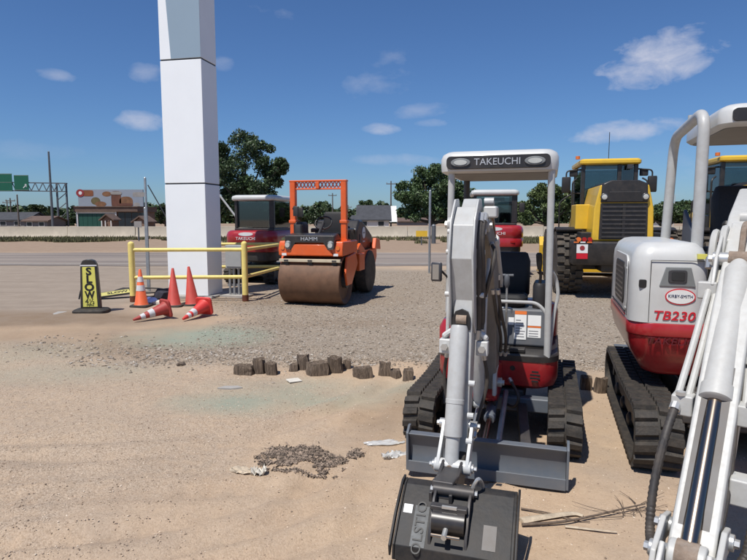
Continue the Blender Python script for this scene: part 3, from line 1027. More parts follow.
def asphalt(name, c1, c2, streak):
    m, nt, b = new_mat(name)
    N, L = nt.nodes, nt.links
    geo = N.new('ShaderNodeNewGeometry')
    mp = N.new('ShaderNodeMapping')
    mp.inputs['Scale'].default_value = (0.05, 0.75, 1)
    mp.inputs['Rotation'].default_value = (0, 0, R(1.5))
    L.new(geo.outputs['Position'], mp.inputs['Vector'])
    n1 = N.new('ShaderNodeTexNoise')
    n1.inputs['Scale'].default_value = 1.5
    n1.inputs['Detail'].default_value = 8
    n1.inputs['Roughness'].default_value = 0.6
    L.new(mp.outputs['Vector'], n1.inputs['Vector'])
    n2 = N.new('ShaderNodeTexNoise')
    n2.inputs['Scale'].default_value = 7
    n2.inputs['Detail'].default_value = 8
    n2.inputs['Roughness'].default_value = 0.75
    L.new(geo.outputs['Position'], n2.inputs['Vector'])
    r1 = N.new('ShaderNodeMapRange')
    r1.inputs['From Min'].default_value = 0.38
    r1.inputs['From Max'].default_value = 0.62
    L.new(n1.outputs['Fac'], r1.inputs['Value'])
    mx = N.new('ShaderNodeMix')
    mx.data_type = 'RGBA'
    mx.inputs['A'].default_value = (*c1, 1)
    mx.inputs['B'].default_value = (*c2, 1)
    L.new(r1.outputs['Result'], mx.inputs['Factor'])
    m2 = N.new('ShaderNodeMix')
    m2.data_type = 'RGBA'
    m2.inputs['B'].default_value = (*streak, 1)
    r2 = N.new('ShaderNodeMapRange')
    r2.inputs['From Min'].default_value = 0.4
    r2.inputs['From Max'].default_value = 0.8
    r2.inputs['To Max'].default_value = 0.6
    L.new(n2.outputs['Fac'], r2.inputs['Value'])
    L.new(r2.outputs['Result'], m2.inputs['Factor'])
    L.new(mx.outputs['Result'], m2.inputs['A'])
    L.new(m2.outputs['Result'], b.inputs['Base Color'])
    b.inputs['Roughness'].default_value = 0.9
    return m


strip('road', 20.4, 28.4, -90, 90, 0.004, asphalt('worn_asphalt', (0.165, 0.138, 0.12), (0.28, 0.235, 0.195), (0.30, 0.24, 0.19)), 0.35, 3)
ln = strip('road_line', 21.2, 21.36, -60, 14, 0.010, MT['roadpaint'], 0.012, 5, 160, 1)
strip('highway', 53, 72, -300, 300, 0.004, asphalt('highway_asphalt', (0.15, 0.14, 0.13), (0.2, 0.19, 0.175), (0.2, 0.18, 0.16)), 0.0, 6, 40, 2)

# concrete median barrier in cast sections
bar_prof = [(-0.30, 0.0), (0.30, 0.0), (0.30, 0.08), (0.14, 0.30), (0.09, 0.96), (-0.09, 0.96), (-0.14, 0.30), (-0.30, 0.08)]
bar_y = 51.0
barrier = thing('concrete_barrier', 'long beige concrete traffic barrier beyond the road verge', 'barrier', (0, bar_y, 0))
sec = MB().prism(bar_prof, -2.98, 2.98, 'x').build('barrier_section', MT['concrete'], barrier, bevel=0.02)
for i in range(-17, 18):
    if i == -17:
        sec.location = (i * 6.0, 0, 0)
        continue
    c = sec.copy()
    COL.objects.link(c)
    c.location = (i * 6.0, 0.03 * math.sin(i * 2.1), 0)


def grass(name, n, region, h, seed, label):
    rng = np.random.RandomState(seed)
    x, y = region(rng, n)
    n = len(x)
    hh = h[0] + (h[1] - h[0]) * rng.rand(n) ** 1.6
    a = rng.rand(n) * 6.28
    w = 0.025 + 0.04 * rng.rand(n)
    lx, ly = (rng.rand(n) - 0.5) * hh * 0.9, (rng.rand(n) - 0.5) * hh * 0.9
    V = np.stack([np.stack([x - np.cos(a) * w, y - np.sin(a) * w, 0 * x], 1), np.stack([x + np.cos(a) * w, y + np.sin(a) * w, 0 * x], 1),
                  np.stack([x + lx, y + ly, hh], 1)], 1)
    me = bpy.data.meshes.new(name)
    me.from_pydata(V.reshape(-1, 3).tolist(), [], np.arange(n * 3).reshape(-1, 3).tolist())
    return tag(kind(finish(name, me, MT['grass'], smooth=False), 'stuff'), label, 'grass')


def reg_grass(rng, n):
    x = -42 + 84 * rng.rand(n)
    y = 38.5 + np.abs(rng.randn(n)) * 4.5
    w = vnoise(x, y, 3.5, 41) + vnoise(x, y, 1.1, 42) * 0.6
    k = (y < 50.6) & (w + (y - 42) * 0.06 > -0.12)
    return x[k], y[k]


grass('verge_grass', 110000, reg_grass, (0.06, 0.32), 3, 'dry green grass along the foot of the concrete barrier')


# ---------------------------------------------------------------- background: trees, houses, billboard, gantry
def tree(name, label, px, py_top, py_bot, half_px, Y, seed, mat='leaf', clumps=60, leaves=170, group=None, trunk_frac=0.3, lsize=0.34, lobes=None, full=True):
    rng = random.Random(seed)
    nr = np.random.RandomState(seed)
    c = P(px, 218, Y)
    top = P(px, py_top, Y).z
    half = half_px / FPX * Y
    t = thing(name, label, 'tree', (c.x, Y, 0), 0, group)
    zb = top * trunk_frac
    # crown: lobes -> clumps -> leaves
    if lobes is None:
        lobes = []
        for i in range(9):
            a = rng.uniform(0, 6.28)
            rr = half * rng.uniform(0.15, 0.62)
            zz = zb + (top - zb) * rng.uniform(0.12, 0.82)
            sc = 0.42 * (1 - 0.35 * abs((zz - zb) / (top - zb) - 0.45))
            lobes.append((math.cos(a) * rr, math.sin(a) * rr, zz, half * sc))
        lobes.append((0, 0, top - half * 0.34, half * 0.36))
    V, F = [], []
    cl = []
    for i in range(clumps):
        lx, ly, lz, lr = lobes[i % len(lobes)]
        d = Vector((rng.gauss(0, 1), rng.gauss(0, 1), rng.gauss(0, 0.85))).normalized() * lr * rng.uniform(0.45, 1.0)
        cl.append((lx + d.x, ly + d.y, max(lz + d.z, zb * 0.8), lr * rng.uniform(0.32, 0.58)))
    cnt = 0
    for (x, y, z, r) in cl:
        n = int(leaves * 1.6)
        p = nr.randn(n, 3)
        p /= np.linalg.norm(p, axis=1)[:, None]
        p *= (nr.rand(n, 1) ** 0.6) * r * np.array([1.15, 1.15, 0.85])
        p += np.array([x, y, z])
        s = 1.05 * lsize * (0.5 + 0.8 * nr.rand(n, 1))
        a = nr.randn(n, 3)
        a /= np.linalg.norm(a, axis=1)[:, None]
        b = np.cross(a, nr.randn(n, 3))
        b /= np.linalg.norm(b, axis=1)[:, None] + 1e-9
        q = np.stack([p - a * s * 0.5, p + b * s * 0.32, p + a * s * 0.5, p - b * s * 0.32], 1)
        V.append(q.reshape(-1, 3))
    V = np.concatenate(V)
    V[:, 2] = np.minimum(V[:, 2], top + 0.15)
    n = len(V) // 4
    me = bpy.data.meshes.new('crown')
    me.from_pydata(V.tolist(), [], np.arange(n * 4).reshape(-1, 4).tolist())
    finish('crown', me, MT[mat], t, smooth=False)
    # trunk and limbs
    tr = MB()
    r0 = half * 0.075 + 0.08
    tr.tube(curve([(0, 0, -0.1), (half * 0.02, 0, zb * 0.5), (-half * 0.02, 0, zb), (0, 0, zb + (top - zb) * 0.55)], 4), [r0 * (1 - 0.75 * i / 12) for i in range(13)], 8)
    tr.build('trunk', MT['trunk'], t)
    for (lx, ly, lz, lr) in lobes[:8]:
        z0 = zb * rng.uniform(0.7, 1.2)
        MB().tube(curve([(0, 0, z0), (lx * 0.5, ly * 0.5, (z0 + lz) / 2 - 0.2), (lx, ly, lz)], 3), [r0 * 0.55 * (1 - i / 7.5) for i in range(7)], 6).build('limb', MT['trunk'], t)
    return t


def lobes_px(px, Y, pts):
    """lobes from pixel centres (x, y, radius) relative to the trunk at px"""
    cx = P(px, 218, Y).x
    out = []
    rg = random.Random(len(pts))
    for x, y, r in pts:
        q = P(x, y, Y)
        out.append((q.x - cx, rg.uniform(-1.5, 1.5), q.z, r / FPX * Y))
    return out


tree('broadleaf_tree', 'tall dark green broadleaf tree rising behind the white sign pylon', 244, 128, 222, 46, 74, 11, 'leafd', 120, 230, 'trees beyond the barrier', 0.22, 0.30,
     lobes_px(244, 74, [(246, 148, 17), (225, 158, 14), (262, 160, 17), (280, 168, 11), (240, 178, 19), (216, 172, 14), (262, 188, 16), (232, 198, 18), (275, 178, 10), (214, 196, 14), (252, 203, 14), (200, 185, 12)]))
tree('broadleaf_tree', 'round dense green tree beside the thin galvanised post and grey roofed house', 432, 165, 224, 42, 72, 12, 'leaf', 110, 230, 'trees beyond the barrier', 0.16, 0.28,
     lobes_px(432, 72, [(424, 182, 15), (408, 196, 13), (440, 180, 15), (452, 192, 15), (420, 205, 15), (440, 207, 15), (410, 214, 9), (455, 212, 13), (466, 200, 12)]))
tree('broadleaf_tree', 'yellow green tree between the red excavator and the wheel loader', 546, 184, 224, 32, 66, 13, 'leaf2', 80, 200, 'trees beyond the barrier', 0.16, 0.28,
     lobes_px(546, 66, [(540, 196, 11), (555, 194, 11), (528, 206, 10), (546, 211, 12), (562, 207, 11), (526, 217, 8), (572, 200, 10)]))
tree('broadleaf_tree', 'low green tree filling the gap between the two wheel loaders', 668, 202, 224, 26, 80, 14, 'leaf', 70, 150, 'low trees beyond the loaders', 0.15, 0.3,
     lobes_px(668, 80, [(660, 212, 10), (675, 210, 10), (688, 212, 9), (650, 214, 9), (668, 219, 9)]))
tree('broadleaf_tree', 'low green tree behind the second loader and the white canopy hoop', 722, 203, 224, 26, 84, 15, 'leaf', 70, 150, 'low trees beyond the loaders', 0.15, 0.3,
     lobes_px(722, 84, [(712, 212, 10), (728, 211, 10), (742, 213, 9), (700, 214, 9), (720, 219, 9)]))
for i, (px, top, hp, Y, lab) in enumerate(((38, 205, 14, 125, 'small dark tree behind the overhead sign gantry'), (20, 211, 10, 130, 'low dark bush between the utility poles and the gantry'),
                                      (70, 213, 12, 128, 'low dark tree between the gantry legs and the green building'), (165, 203, 12, 110, 'slim dark tree by the white pylon beyond the barrier'),
                                      (318, 208, 13, 115, 'far dark tree seen through the orange roll frame'), (344, 208, 12, 118, 'low far tree left of the grey roofed house'),
                                      (368, 200, 11, 105, 'dark tree peeking over the grey shingle roof'), (386, 204, 9, 108, 'small dark tree behind the white gable end'),
                                      (300, 211, 11, 120, 'low far tree behind the roller seat'))):
    tree('distant_tree', lab, px, top, 226, hp, Y, 40 + i, 'leafd', 40, 110, None, 0.15, 0.4)
# far belt of trees along the skyline, one mass
nr = np.random.RandomState(77)
n = 26000
bx = (nr.rand(n) - 0.5) * 330
bh = 3.6 + 3.4 * (vnoise(bx, bx * 0, 9, 61) + 0.5) + 2.2 * vnoise(bx, bx * 0, 2.5, 62)
bz = bh * nr.rand(n) ** 0.8
by = 185 + (nr.rand(n) - 0.5) * 9
pp = np.stack([bx, by, bz], 1)
aa = nr.randn(n, 3)
aa /= np.linalg.norm(aa, axis=1)[:, None]
cc = np.cross(aa, nr.randn(n, 3))
cc /= np.linalg.norm(cc, axis=1)[:, None]
ss = 0.5 + 0.6 * nr.rand(n, 1)
VV = np.stack([pp - aa * ss, pp + cc * ss * 0.7, pp + aa * ss, pp - cc * ss * 0.7], 1).reshape(-1, 3)
VV[:, 2] = np.maximum(VV[:, 2], 0.0)
me = bpy.data.meshes.new('tree_belt')
me.from_pydata(VV.tolist(), [], np.arange(n * 4).reshape(-1, 4).tolist())
tag(kind(finish('tree_belt', me, MT['leafd'], smooth=False), 'stuff'), 'far dark belt of trees along the skyline', 'trees')


def house(name, label, px0, px1, py_eave, py_ridge, Y, depth, wall, roof, gable='side', extra=None, base_py=None):
    a, b = P(px0, py_eave, Y), P(px1, py_eave, Y)
    w = b.x - a.x
    ze, zr = a.z, P(px0, py_ridge, Y).z
    t = thing(name, label, 'house', ((a.x + b.x) / 2, Y, 0))
    MB().box((-w / 2, 0, -0.05), (w / 2, depth, ze)).build('wall', MT[wall], t)
    o = 0.35
    if gable == 'side':      # ridge runs along x
        prof = [(-o, ze - 0.1), (depth / 2, zr), (depth + o, ze - 0.1), (depth + o, ze + 0.08), (depth / 2, zr + 0.2), (-o, ze + 0.08)]
        MB().prism(prof, -w / 2 - o, w / 2 + o, 'x').build('roof', MT[roof], t)
        for s in (-1, 1):
            MB().prism([(0.0, ze - 0.12), (depth, ze - 0.12), (depth / 2, zr - 0.05)], s * (w / 2 - 0.2), s * (w / 2 + 0.05), 'x').build('gable', MT[wall], t)
    else:
        prof = [(-w / 2 - o, ze - 0.12), (0, zr), (w / 2 + o, ze - 0.12), (w / 2 + o, ze + 0.06), (0, zr + 0.2), (-w / 2 - o, ze + 0.06)]
        MB().prism(prof, -o, depth + o, 'y').build('roof', MT[roof], t)
        MB().prism([(-w / 2, ze - 0.12), (w / 2, ze - 0.12), (0, zr - 0.05)], -0.04, 0.3, 'y').build('gable', MT[wall], t)
    return t, w, ze, zr


def windows(t, xs_, z0, z1, w, mat='windowdark', frame='siding_white', name='window'):
    for x in xs_:
        o = MB().box((x - w / 2 - 0.08, -0.07, z0 - 0.08), (x + w / 2 + 0.08, 0.05, z1 + 0.08)).build(name, MT[frame], t)
        MB().box((x - w / 2, -0.10, z0), (x + w / 2, -0.03, z1)).build('pane', MT[mat], o)


t, w, ze, zr = house('house', 'low house with dark grey shingle roof and white gable end', 358, 389, 220.0, 206, 92, 7.0, 'siding_white', 'roof_grey')
windows(t, (-1.5, 1.2), 0.5, 1.15, 0.9)
MB().prism([(-0.4, ze - 0.3), (7.4, ze - 0.3), (3.5, zr + 0.1)], w / 2 + 0.06, w / 2 + 1.3, 'x').build('white_gable_end', MT['siding_white'], t)
t, w, ze, zr = house('house', 'long low grey house with grey roof by the utility poles', -20, 26, 220, 213, 98, 7, 'siding', 'roof_grey')
windows(t, (-2.5, 0, 2.4), 0.5, 1.1, 0.9)
t, w, ze, zr = house('house', 'grey house with a brown shingle roof below the dark tree', 24, 47, 221, 217, 96, 6, 'siding', 'roof_brown')
windows(t, (-1.0, 1.0), 0.4, 1.0, 0.8)
t, w, ze, zr = house('house', 'low house with grey roof seen behind the roller', 322, 356, 221.5, 216, 120, 7, 'siding', 'roof_grey')
t, w, ze, zr = house('kiosk', 'small brown kiosk with a gabled roof and pale posts', 102, 112, 220, 215, 84, 2.0, 'brown_wall', 'roof_brown', 'front')
t['category'] = 'kiosk'
for x in (-w / 2 + 0.05, w / 2 - 0.05, -0.15):
    MB().box((x - 0.06, -0.28, 0), (x + 0.06, -0.16, ze - 0.1)).build('post', MT['siding_white'], t)
t, w, ze, zr = house('house', 'small brown hut with a low hipped roof beside the green building', 134, 146, 222.0, 217, 82, 3, 'brown_wall', 'roof_brown', 'front')

# green fronted shop
Y = 95
a, b = P(77, 227, Y), P(137, 227, Y)
t = thing('shop_building', 'dark green shop front with brown fascia and white corner posts', 'building', ((a.x + b.x) / 2, Y, 0))
w, zt = b.x - a.x, P(77, 207, Y).z
MB().box((-w / 2, 0.3, -0.05), (w / 2, 8, zt - 0.7)).build('wall', MT['brown_wall'], t)
MB().box((-w / 2 - 0.3, -0.25, zt - 0.75), (w / 2 + 0.3, 8.2, zt)).build('fascia', MT['roof_brown'], t)
MB().box((-w / 2 - 0.45, -0.4, zt + 0.001), (w / 2 + 0.4, 8.3, zt + 0.12)).build('roof', MT['roof_brown'], t)
n = 8
for i in range(n):
    x0 = -w / 2 + 0.25 + i * (w * 0.62) / n
    MB().box((x0 + 0.02, 0.1, 0), (x0 + w * 0.62 / n - 0.02, 0.29, zt - 1.05)).build('green_panel', MT['green_wall'], t)
MB().box((-w / 2 + 0.2, 0.12, zt - 1.04), (w * 0.13, 0.28, zt - 0.76)).build('white_band', MT['siding_white'], t)
for x in (-w / 2 + 0.1, w * 0.155):
    MB().box((x - 0.13, -0.05, 0), (x + 0.13, 0.09, zt - 0.76)).build('corner_post', MT['siding_white'], t)
for i in range(4):
    x0 = w * 0.19 + i * 1.12
    MB().box((x0, 0.2, 0.2), (x0 + 1.02, 0.29, zt - 0.9)).build('shop_window', MT['windowdark'], t)

# billboard behind it
Y = 112
t = thing('billboard', 'wide billboard with printed food pictures above the green shop', 'billboard', (P(111, 218, Y).x, Y, 0))
ox = P(111, 218, Y).x


def bb(px, py):
    q = P(px, py, Y)
    return q.x - ox, q.z


(x0, z1), (x1, z0) = bb(78, 189.5), bb(144, 215)
MB().box((x0, -0.12, z0), (x1, 0.3, z1)).build('face_panel', MT['bluegrey'], t)
for i in range(5):
    xx = x0 + 1 + i * (x1 - x0 - 2) / 4
    MB().bar((xx, 0.5, 0), (xx, 0.5, z1 - 0.3), 0.3, 0.3).build('steel_post', MT['gantry'], t)


def blob(name, px, py, rx, ry, mat, sq=2.0, dz=0.0):
    c, d = bb(px, py), bb(px + rx, py - ry)
    ex, ez = d[0] - c[0], d[1] - c[1]
    pr = []
    for i in range(20):
        a = 6.2832 * i / 20
        ca, sa = math.cos(a), math.sin(a)
        pr.append((c[0] + ex * math.copysign(abs(ca) ** (2 / sq), ca), c[1] + ez * math.copysign(abs(sa) ** (2 / sq), sa)))
    return MB().prism(pr, -0.13 - dz, -0.118 - dz, 'y').build(name, MT[mat], t)


blob('printed_picture', 96, 201, 4.5, 3.8, 'food_green')
blob('printed_picture', 101, 204, 5.5, 2.6, 'food_tan', 2, 0.02)
blob('printed_picture', 107, 194, 4.5, 2.6, 'food_tan')
blob('printed_picture', 116.5, 199.5, 4.5, 8.5, 'food_brown', 5, 0.02)
blob('printed_picture', 116.5, 193, 5.5, 1.6, 'print_grey', 4, 0.05)
blob('printed_picture', 126.5, 202, 6.5, 5.5, 'food_tan', 2.6, 0.02)
blob('printed_picture', 126.5, 204.5, 6.8, 1.4, 'food_brown', 3, 0.05)
blob('printed_picture', 139, 194.5, 6, 2.4, 'print_grey', 5)
blob('printed_picture', 137, 207, 3.2, 4.5, 'print_grey', 3)
blob('logo_panel', 88, 193.2, 5.5, 3.0, 'food_orange', 6, 0.02)
dsc = blob('logo_disc', 80.5, 193, 3.8, 3.8, 'print_red', 2, 0.06)
blob('logo_centre', 80.8, 193, 1.6, 1.8, 'letterwhite', 2, 0.09)

# overhead sign gantry
Y = 102
ox = P(61, 218, Y).x
g = thing('sign_gantry', 'steel truss gantry carrying overhead highway signs across the road', 'gantry', (ox, Y, 0))


def gp(px, py, dy=0.0):
    q = P(px, py, Y)
    return Vector((q.x - ox, dy, q.z))


for px, r in ((56.5, 0.17), (66, 0.17)):
    q = gp(px, 184)
    MB().cyl((q.x, 0, 0), (q.x, 0, q.z + 0.2), r, n=10).build('upright', MT['gantry'], g)
for zpy in (196, 206, 216):
    pa, pb = gp(56.5, zpy + 5), gp(66, zpy - 3)
    MB().bar(pa, pb, 0.12, 0.12).build('brace', MT['gantry'], g)
for py in (183.3, 191.5):
    for dy in (-0.45, 0.45):
        a, b = gp(-30, py - 1.5), gp(66, py)
        a.y = b.y = dy
        MB().bar(a, b, 0.14, 0.14).build('chord', MT['gantry'], g)
k = 0
for px in np.arange(-28, 64, 3.8):
    a, b = (gp(px, 191), gp(px + 3.8, 183)) if k % 2 == 0 else (gp(px, 183), gp(px + 3.8, 191))
    a.y = b.y = -0.45
    MB().bar(a, b, 0.11, 0.11).build('truss_web', MT['gantry'], g)
    k += 1
for (px0, px1, py0, py1, lab) in ((-9, 13.8, 173.8, 191.5, 'large plain green highway sign hung on the gantry'), (17, 30.2, 175.3, 190.6, 'smaller green highway exit sign hung on the gantry')):
    a, b = gp(px0, py1), gp(px1, py0)
    s = thing('highway_sign', lab, 'sign', (ox + (a.x + b.x) / 2, Y - 0.62, a.z))
    hw, hh = (b.x - a.x) / 2, b.z - a.z
    MB().box((-hw, -0.05, 0), (hw, 0.05, hh)).build('sign_plate', MT['signgreen'], s, bevel=0.02)
    for yy in (0.28, 0.7):
        MB().box((-hw * 0.9, 0.05, hh * yy), (hw * 0.9, 0.11, hh * yy + 0.1)).build('mounting_rail', MT['gantry'], s)
    if px0 > 0:
        # worn legend: two unreadable lines and an exit arrow
        MB().bar((hw * 0.25, -0.07, hh * 0.16), (hw * 0.62, -0.07, hh * 0.36), 0.02, 0.13).build('arrow_shaft', MT['letterwhite'], s)
        MB().prism([(hw * 0.45, hh * 0.40), (hw * 0.72, hh * 0.42), (hw * 0.70, hh * 0.20)], -0.08, -0.055, 'y').build('arrow_head', MT['letterwhite'], s)
    for zz in ((0.02, 0.965) if px0 > 0 else (0.02, 0.965, 0.5)):
        MB().box((-hw + 0.06, -0.062, hh * zz), (hw - 0.06, -0.0505, hh * zz + 0.04)).build('border_line', MT['print_grey'], s)


def util_pole(px, py_top, Y, label, r=0.14, arm=False, group=None, mat='timber_pole'):
    top = P(px, py_top, Y)
    t = thing('utility_pole', label, 'pole', (top.x, Y, 0), 0, group)
    MB().cyl((0, 0, -0.1), (0, 0, top.z), r * 1.25, r * 0.8, 10).build('shaft', MT[mat], t)
    if arm:
        MB().box((-0.9, -0.08, top.z - 0.6), (0.9, 0.08, top.z - 0.45)).build('crossarm', MT['timber_pole'], t)
        for x in (-0.8, 0, 0.8):
            MB().cyl((x, 0, top.z - 0.45), (x, 0, top.z - 0.22), 0.06, n=8).build('insulator', MT['electric'], t)
    else:
        MB().cyl((0, 0, top.z), (0, 0, top.z + 0.06), r * 0.85, 0.03, 10).build('cap', MT['electric'], t)
    return t


util_pole(48.5, 151.5, 92, 'tall grey pole standing in front of the gantry truss', 0.17, mat='gantry')
util_pole(17, 194.5, 96, 'short dark pole below the two green signs', 0.13)
util_pole(10, 198, 108, 'wooden pole with crossarm over the grey roof', 0.13, True)
util_pole(6.8, 200, 116, 'thin far wooden pole with crossarm at the picture end of the grey house', 0.11, True)
util_pole(391, 181, 110, 'tall wooden pole with crossarm by the white gable end', 0.14, True)
util_pole(332.5, 193, 125, 'wooden pole with crossarm seen through the orange roll frame', 0.13, True)
util_pole(348, 205, 140, 'far thin pole over the trees beside the roll frame', 0.12, True)
util_pole(675, 195, 90, 'thin pale pole beyond the loaders', 0.06, mat='sheet')


# galvanised posts in the yard and at the verge
def post(name, label, px, py_top, py_base, r, mat='steel', brace=None, cat='post'):
    g0 = G(px, py_base)
    t = thing(name, label, cat, (g0.x, g0.y, 0))
    z = P(px, py_top, g0.y).z
    MB().cyl((0, 0, -0.05), (0, 0, z), r, n=12).build('shaft', MT[mat], t)
    MB().cyl((0, 0, z), (0, 0, z + r * 0.8), r * 1.12, r * 0.5, 12).build('cap', MT[mat], t)
    return t, z


t, z = post('fence_post', 'tall galvanised post with a slanting stay left of the pylon', 149.7, 178, 291, 0.027)
MB().bar((0.02, 0.1, z - 0.15), (0.9, 0.9, 0.3), 0.02, 0.02).build('stay', MT['gantry'], t)
post('fence_post', 'shorter galvanised post beside the tall one left of the pylon', 148.2, 208, 290, 0.024)
post('fence_post', 'thin galvanised post in the gravel left of the grey excavator arm', 429.3, 191, 273, 0.036)
post('verge_post', 'small dark post on the grass verge', 433.5, 226, 243.5, 0.15, 'gantry')
t, z = post('verge_sign', 'small yellow sign board on a post at the verge', 421.5, 231, 245, 0.04, 'gantry', cat='sign')
MB().box((-0.36, -0.07, z - 0.35), (0.36, -0.04, z + 0.02)).build('yellow_board', MT['yellow'], t)
t, z = post('verge_sign', 'small hooded sign on a post in front of the barrier', 139, 226, 241, 0.05, 'gantry', cat='sign')
MB().box((-0.28, -0.08, z - 0.1), (0.28, -0.05, z + 0.35)).build('board', MT['print_grey'], t)

for px0, px1, pe, pr, Y_, wl_, rf_, lab in ((268, 296, 220.5, 217.5, 130, 'siding_white', 'roof_grey', 'long pale shed low behind the red excavator cab'),
                                  (398, 428, 221.5, 218.5, 135, 'siding', 'roof_brown', 'low brown roofed house behind the round dense tree'),
                                  (646, 664, 221, 217, 120, 'siding_white', 'roof_brown', 'small pale house between the loader and the canopy hoop')):
    t, w, ze, zr = house('house', lab, px0, px1, pe, pr, Y_, 7, wl_, rf_)

# guyed post behind the pylon
g0 = P(209, 218, 18.0)
t = thing('stayed_post', 'white post with a long slanting stay behind the pylon', 'post', (g0.x, 18.0, 0))
zt = P(209, 178, 18).z
MB().cyl((0, 0, -0.05), (0, 0, zt), 0.04, n=10).build('shaft', MT['sheet'], t)
q = P(278, 270, 18.0)
MB().cyl((0.0, 0, zt - 0.05), (q.x - g0.x, 0, 0.0), 0.03, n=8).build('stay', MT['sheet'], t)
# pale tank or trailer beyond
a, b = P(222, 224, 60), P(238, 204, 60)


# ---------------------------------------------------------------- sign pylon and what stands round it
PY = Vector((-3.52, 12.15, 0))
pyl = thing('sign_pylon', 'tall white clad square sign pylon inside the yellow guard rail', 'sign pylon', PY, R(-12))
# local: front right corner at the origin, front face along -x, right face along +y
PW, PD = 0.93, 0.66
MB().box((-PW - 0.12, -0.12, -0.04), (0.14, PD + 0.12, 0.05)).build('concrete_base', MT['pad'], pyl, bevel=0.02)
zj = [0.05, 2.405, 4.935, 7.47, 10.0]
for i in range(4):
    o = MB().box((-PW, 0, zj[i] + (0.03 if i else 0)), (0, PD, zj[i + 1])).build('cladding_panel', MT['pylon'], pyl, bevel=0.008)
    if i:
        MB().box((-PW + 0.012, 0.012, zj[i] - 0.002), (-0.012, PD - 0.012, zj[i] + 0.033)).build('panel_joint', MT['joint'], pyl)
# blue grey area on the upper front panels, with a slanting left edge
x_a, x_b = -PW + 0.255, -PW + 0.10
o = MB().prism([(x_a, zj[2] + 0.032), (-0.004, zj[2] + 0.032), (-0.004, zj[3] - 0.004), (x_b, zj[3] - 0.004)], -0.006, 0.002, 'y').build('blue_grey_area', MT['pylongrey'], pyl)
o['label'] = 'blue grey front area with a slanted left edge'

# yellow pipe guard round it
gfl, gfr = G(133.5, 302), G(245.5, 301)
gbr = Vector((gfr.x + 0.42, gfr.y + 2.55, 0))
gbl = Vector((gfl.x + 0.42, gfl.y + 2.55, 0))
gd = thing('guard_rail', 'yellow painted pipe guard rail round the pylon foot', 'guard rail', gfr)
HT = 1.12
for p in (gfl, gfr, gbr, gbl):
    q = p - gfr
    po = MB().cyl((q.x, q.y, -0.1), (q.x, q.y, HT + 0.06), 0.062, n=16).lathe([(0.062, 0), (0.055, 0.025), (0.03, 0.045), (0.002, 0.052)], (q.x, q.y, HT + 0.06), 'z', 16).build('post', MT['rail'], gd)
    MB().cyl((q.x, q.y, 0.0), (q.x, q.y, 0.13), 0.066, n=16).build('rusted_foot', MT['rust'], po)
for a, b in ((gfl, gfr), (gfr, gbr), (gbr, gbl)):
    for h in (HT - 0.06, 0.50):
        pa, pb = a - gfr, b - gfr
        MB().cyl((pa.x, pa.y, h), (pb.x, pb.y, h), 0.038, n=12).build('rail', MT['rail'], gd)

# electrical service pedestal
e0 = G(234, 298)
el = thing('electrical_pedestal', 'grey electrical box on conduits beside the pylon', 'electrical box', (e0.x, e0.y + 0.25, 0), R(-12))
MB().box((-0.2, -0.1, 0.62), (0.2, 0.1, 1.12)).build('box', MT['electric'], el, bevel=0.012)
MB().box((-0.17, -0.115, 0.66), (0.17, -0.101, 1.07)).build('door', MT['electric'], el, bevel=0.004)
for x in (-0.15, -0.05, 0.06, 0.15):
    MB().cyl((x, 0, -0.02), (x, 0, 0.62), 0.026, n=10).build('conduit', MT['steel'], el)
MB().box((-0.22, 0.03, 0.22), (0.22, 0.06, 0.27)).build('strut', MT['steel'], el)
MB().box((-0.3, -0.2, -0.03), (0.3, 0.22, 0.04)).build('pad', MT['pad'], el)

# a yellow sign board lying in the dirt, black feet behind it
q = G(117, 298)
ls = thing('fallen_sign', 'yellow and black caution sign lying flat beside the guard rail post', 'sign', (q.x, q.y, 0.09))
ls.rotation_euler = (R(14), R(-5), R(30))
ls.scale = (0.85, 0.85, 0.85)
MB().box((-0.52, -0.16, 0), (0.46, 0.16, 0.035)).build('black_board', MT['blackpaint'], ls, bevel=0.008)
MB().box((-0.40, -0.12, 0.036), (0.30, 0.12, 0.039)).build('yellow_panel', MT['signdirty'], ls)
text('SLOW', 0.17, MT['letterblack'], ls, Matrix.Translation((0.02, 0, 0.041)), bold=0.005)
q = G(129, 293)
tag(MB().rloft(-0.3, 0.3, -0.2, 0.2, 0.05, [(0.0, 0), (0.0, 0.05), (0.05, 0.09), (0.14, 0.12)]).build('rubber_sign_base', MT['rubber']), 'black rubber sign foot lying behind the fallen yellow sign', 'sign base').location = (q.x, q.y, 0)

# heap of odds and ends at the rail
q = G(155, 303)
rg = random.Random(3)


def lump(name, label, cat, loc, size, mat, seed, sub=2):
    r = random.Random(seed)
    bm = bmesh.new()
    bmesh.ops.create_icosphere(bm, subdivisions=sub, radius=1.0)
    for v in bm.verts:
        v.co *= 1 + r.uniform(-0.22, 0.22)
        v.co.x *= size[0]
        v.co.y *= size[1]
        v.co.z = max(v.co.z * size[2], -0.35 * size[2])
    me = bpy.data.meshes.new(name)
    bm.to_mesh(me)
    bm.free()
    o = finish(name, me, MT[mat], ang=25)
    o.location = (loc[0], loc[1], loc[2] + 0.35 * size[2])
    return tag(o, label, cat)


